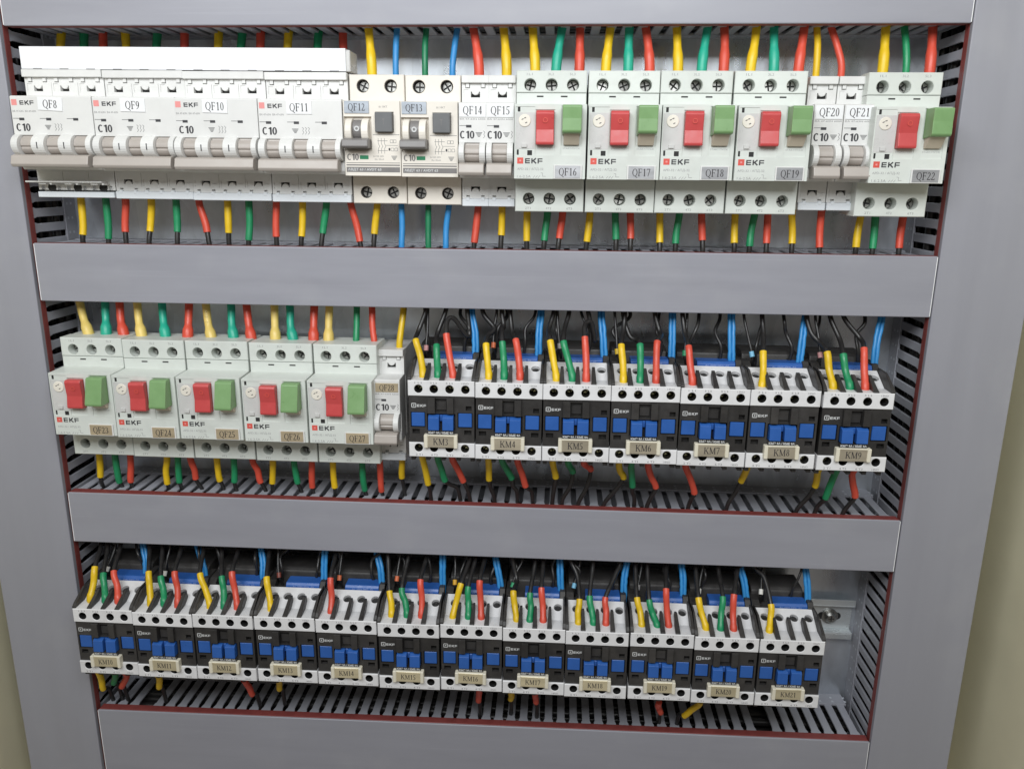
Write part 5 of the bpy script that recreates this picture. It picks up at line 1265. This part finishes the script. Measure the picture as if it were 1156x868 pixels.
    ('kmb', 'green', 'KM6', 'below', [(417.9, -10, -283.3), (417.9, -6.0, -289.3), (419.2, -1, -298.6), (420.4, 2.0, -307.8), (421.4, 6, -313.6), (422.9, 9.0, -319.5), (423.5, 13, -333.5)]),
    ('kmb', 'red', 'KM6', 'below', [(429.8, -10, -283.0), (429.8, -6.0, -289.0), (433.2, -1, -298.3), (436.6, 2.0, -307.6), (434.9, 6, -316.2), (432.2, 9.0, -324.8), (431.1, 13, -338.8)]),
    ('kmb', 'red', 'KM7', 'below', [(456.0, -10, -282.8), (456.0, -6.0, -288.8), (460.4, -1, -300.0), (464.7, 2.0, -311.1), (463.8, 6, -318.1), (462.4, 9.0, -325.1), (461.8, 13, -339.1)]),
    ('kmb', 'yellow', 'KM8', 'below', [(498.1, -10, -284.1), (498.1, -6.0, -290.1), (497.8, -1, -296.0), (497.4, 2.0, -301.9), (495.0, 6, -311.6), (491.0, 9.0, -321.4), (489.4, 13, -335.4)]),
    ('kmb', 'yellow', 'KM9', 'below', [(547.2, -10, -283.9), (547.2, -6.0, -289.9), (548.5, -1, -296.9), (549.8, 2.0, -303.9), (546.6, 6, -313.8), (541.3, 9.0, -323.8), (539.2, 13, -337.8)]),
    ('kmb', 'green', 'KM9', 'below', [(559.3, -10, -284.2), (559.3, -6.0, -290.2), (558.1, -1, -301.2), (556.9, 2.0, -312.1), (555.8, 6, -317.8), (553.9, 9.0, -323.4), (553.2, 13, -337.4)]),
    ('kmb', 'red', 'KM9', 'below', [(570.8, -10, -284.5), (570.8, -6.0, -290.5), (574.2, -1, -300.3), (577.7, 2.0, -310.1), (576.1, 6, -318.2), (573.4, 9.0, -326.2), (572.3, 13, -340.2)]),
    ('kmb', 'yellow', 'KM10', 'below', [(7.9, -10, -468.4), (7.9, -6.0, -474.4), (6.5, -1, -484.9), (5.1, 2.0, -495.4), (4.3, 10, -501.4), (4.0, 15, -519.4)]),
    ('kmb', 'green', 'KM10', 'below', [(21.5, -10, -469.3), (21.5, -6.0, -475.3), (18.0, -1, -482.6), (14.6, 2.0, -490.0), (12.5, 10, -496.0), (11.8, 15, -514.0)]),
    ('kmb', 'red', 'KM10', 'below', [(30.8, -10, -469.7), (30.8, -6.0, -475.7), (25.8, -1, -484.4), (20.8, 2.0, -493.0), (17.8, 10, -499.0), (16.8, 15, -517.0)]),
    ('kmb', 'yellow', 'KM11', 'below', [(56.6, -10, -470.0), (56.6, -6.0, -476.0), (53.8, -1, -483.8), (51.0, 2.0, -491.5), (49.3, 10, -497.5), (48.8, 15, -515.5)]),
    ('kmb', 'red', 'KM12', 'below', [(126.8, -10, -472.9), (126.8, -6.0, -478.9), (127.2, -1, -486.5), (127.6, 2.0, -494.1), (127.8, 10, -500.1), (127.9, 15, -518.1)]),
    ('kmb', 'yellow', 'KM13', 'below', [(153.2, -10, -469.2), (153.2, -6.0, -475.2), (151.8, -1, -481.6), (150.3, 2.0, -488.1), (149.4, 10, -494.1), (149.1, 15, -512.1)]),
    ('kmb', 'red', 'KM16', 'below', [(310.2, -10, -470.8), (310.2, -6.0, -476.8), (309.8, -1, -484.0), (309.4, 2.0, -491.3), (309.2, 10, -497.3), (309.1, 15, -515.3)]),
    ('kmb', 'yellow', 'KM17', 'below', [(334.9, -10, -471.9), (334.9, -6.0, -477.9), (334.7, -1, -482.8), (334.5, 2.0, -487.6), (334.4, 10, -493.6), (334.3, 15, -511.6)]),
    ('kmb', 'red', 'KM17', 'below', [(353.3, -10, -472.5), (353.3, -6.0, -478.5), (354.0, -1, -484.1), (354.6, 2.0, -489.7), (355.0, 10, -495.7), (355.1, 15, -513.7)]),
    ('kmb', 'red', 'KM19', 'below', [(447.4, -10, -476.2), (447.4, -6.0, -482.2), (449.2, -1, -487.8), (451.0, 2.0, -493.5), (452.1, 10, -499.5), (452.4, 15, -517.5)]),
    ('kmb', 'yellow', 'KM20', 'below', [(478.1, -10, -473.9), (478.1, -6.0, -479.9), (473.7, -1, -487.8), (469.3, 2.0, -495.7), (466.7, 10, -501.7), (465.8, 15, -519.7)]),
]

def smooth(pts, k=5):
    P = [Vector(p) for p in pts]
    P = [P[0] * 2 - P[1]] + P + [P[-1] * 2 - P[-2]]
    out = []
    for i in range(1, len(P) - 2):
        for j in range(k):
            t = j / k
            a, b, c, d = P[i - 1], P[i], P[i + 1], P[i + 2]
            out.append(0.5 * ((2 * b) + (c - a) * t + (2 * a - 5 * b + 4 * c - d) * t * t + (3 * b - a - 3 * c + d) * t ** 3))
    out.append(P[-2])
    return out
def devname(d):
    n = int(d[2:])
    if d[0] == 'K': return 'contactor ' + d
    if n in (8, 9, 10, 11): return 'three-pole breaker ' + d
    if n in (12, 13): return 'cream breaker ' + d
    if d == 'QF20': return 'slim breaker just right of QF19'
    if d == 'QF21': return 'slim breaker just left of QF22'
    if d == 'QF28': return 'slim breaker left of KM3'
    if n in (14, 15): return 'slim breaker ' + d
    return 'motor breaker ' + d

rnd = random.Random(3)
for kind, col, dev, side, pts in WIRES:
    K = 6
    wav = 0.55 if kind.startswith(('km', 'tag', 'blue', 'bot')) else 0.35
    pw = [pts[0], pts[1]] + [tuple(a + rnd.uniform(-wav, wav) for a in p) for p in pts[2:]]
    sp = smooth(pw, K)
    jit = lambda s: rnd.uniform(-s, s)
    wm = 'wire_' + col.replace(' ', '_')
    if kind == 'tag':
        label = 'thin black control wire with a small %s tag behind %s' % (col, devname(dev))
        root = thing('control_wire', label, 'wire', pts[0], 'thin tagged control wires')
        m = MB().tube(sp, 1.0, 8)
        part('conductor', m.mesh('control_conductor', 'wire_black', origin=pts[0]), root)
        p, q = Vector(pts[1]), Vector(pts[2])
        d = (q - p).normalized()
        m = MB().tube([p - d * 1.2, p + d * 2.6], 1.7, 8)
        part('wire_tag', m.mesh('wire_tag', 'tag_' + col.replace(' ', '_'), origin=pts[0]), root)
        continue
    if kind == 'blue':
        label = 'light blue coil wire rising behind %s' % devname(dev)
        root = thing('coil_wire', label, 'wire', pts[0], 'light blue coil wires')
        for dx in (-1.25, 1.25):
            m = MB().tube([p + Vector((dx + jit(0.2), 0, 0)) for p in sp], 1.35, 10)
            part('conductor', m.mesh('coil_conductor', 'wire_blue', origin=pts[0]), root)
        continue
    name = 'wire'
    where = {'above': 'above', 'below': 'below', 'behind': 'behind'}[side]
    grp = 'coloured wires %s the devices' % where
    thin = kind.endswith('thin')
    colw = {'teal': 'teal green'}.get(col, col)
    sl = 'bare' if thin else 'sleeved'
    label = ('%s wire %s the %s' if thin else '%s sleeved wire %s the %s') % (colw, where, devname(dev))
    root = thing(name, label, 'wire', pts[0], grp)
    org = pts[0]
    N = len(sp)
    if thin:
        m = MB().tube(sp, 2.05, 12)
        part('conductor', m.mesh('wire_conductor', wm, origin=org), root)
        continue
    if kind.startswith('top'):
        if kind == 'top2' and col == 'yellow': wm = 'wire_pale_yellow'
        base = {'top_dim': 2.9, 'top_fat': 2.75, 'top_mid': 2.2, 'top2': 2.9, 'top2_mid': 2.3}[kind]
        fl = 1.0 if kind.endswith('mid') or kind == 'top_dim' else (1.38 if kind == 'top2' else 1.2)
        base *= 0.94 if kind == 'top2' else 1.0
        R = []
        for i in range(N):
            f = i / (N - 1)
            s = f * 4
            r = base * (1 + 0.03 * math.sin(9 * f + rnd.random()))
            if s < 1.6: r = base * fl
            elif s < 1.7: r = base * (fl + (1 - fl) * 0.6)
            R.append(r)
        m = MB().tube(sp, R, 14)
        part('sleeve', m.mesh('wire_sleeve', wm, origin=org), root)
        e = sp[-1]
        m = MB().tube([sp[-4], sp[-3], sp[-2], e, e + (e - sp[-2])], base * 0.62, 8)
        part('conductor', m.mesh('wire_conductor', 'wire_black', origin=org), root)
        if kind == 'top2' and dev == 'QF25' and col == 'yellow':
            m = MB()
            for i in range(K + 3, 3 * K, 2):
                c = sp[i] + Vector((0.3, -R[i] - 0.03, 0))
                m.box(c.x - 0.9, c.x + 0.9, c.y, c.y + 0.5, c.z - 0.22, c.z + 0.22, 0)
            part('printed_stripe', m.mesh('printed_stripe', 'ink_label', origin=org), root)
        continue
    # sleeve near the device, black insulation beyond
    if kind == 'bot': i0, i1, br, sr = 0, int(N * (0.62 + jit(0.05))), 1.75, 2.45
    elif kind == 'bot2': i0, i1, br, sr = 0, 3 * K + int(jit(2)), 1.5, 2.35
    elif kind == 'km': i0, i1, br, sr = 0, 3 * K, 1.65, 2.35
    else: i0, i1, br, sr = 0, 3 * K, 1.6, 2.35
    R = []
    for i in range(i1 + 1):
        f = i / i1
        r = sr * (1 + jit(0.012) + 0.025 * math.sin(7 * f + len(WIRES) * 0.1 + pts[0][0]))
        if kind == 'km' and f < 0.42: r = sr * 1.14 if f > 0.08 else sr * 0.9
        R.append(r)
    m = MB().tube(sp[:i1 + 1], R, 12)
    part('sleeve', m.mesh('wire_sleeve', wm, origin=org), root)
    m = MB().tube(sp[max(0, i1 - 3):], br, 10)
    part('conductor', m.mesh('wire_conductor', 'wire_black', origin=org), root)

# thin black control wires looping behind the contactors
for row, xs, n0, ztop, zc0 in ((2, XK2, 3, -181, -252.0), (3, XK3, 10, -366, -433.0)):
    for i, x in enumerate(xs):
        for j in range(2):
            xb = x + (9, 33)[j] + rnd.uniform(-3, 3)
            xt = xb + rnd.uniform(-8, 8)
            zb = zc0 + 38
            h = ztop - zb
            pts = [(xb, 12, zb - 3), (xb + rnd.uniform(-2, 2), 10, zb + h * 0.25), (xb + rnd.uniform(-4, 4), rnd.uniform(8, 16), zb + h * 0.55),
                   (xt + rnd.uniform(-3, 3), rnd.uniform(12, 22), zb + h * 0.8), (xt, 24, ztop + 4), (xt + rnd.uniform(-4, 4), 30, ztop + 18)]
            dv = 'contactor KM%d' % (n0 + i)
            root = thing('control_wire', 'thin untagged black wire looping behind the %s half of %s' % (('left', 'right')[j], dv), 'wire', pts[0], 'thin black looping wires')
            m = MB().tube(smooth(pts, 6), rnd.uniform(0.9, 1.4), 8)
            part('conductor', m.mesh('control_conductor', 'wire_black', origin=pts[0]), root)
            m = MB().tube([Vector(pts[0]) - Vector((0, 0, 3)), Vector(pts[0]) + Vector((0, 0, 3.5))], 1.5, 8)
            part('ferrule', m.mesh('wire_ferrule', 'wire_black', origin=pts[0]), root)
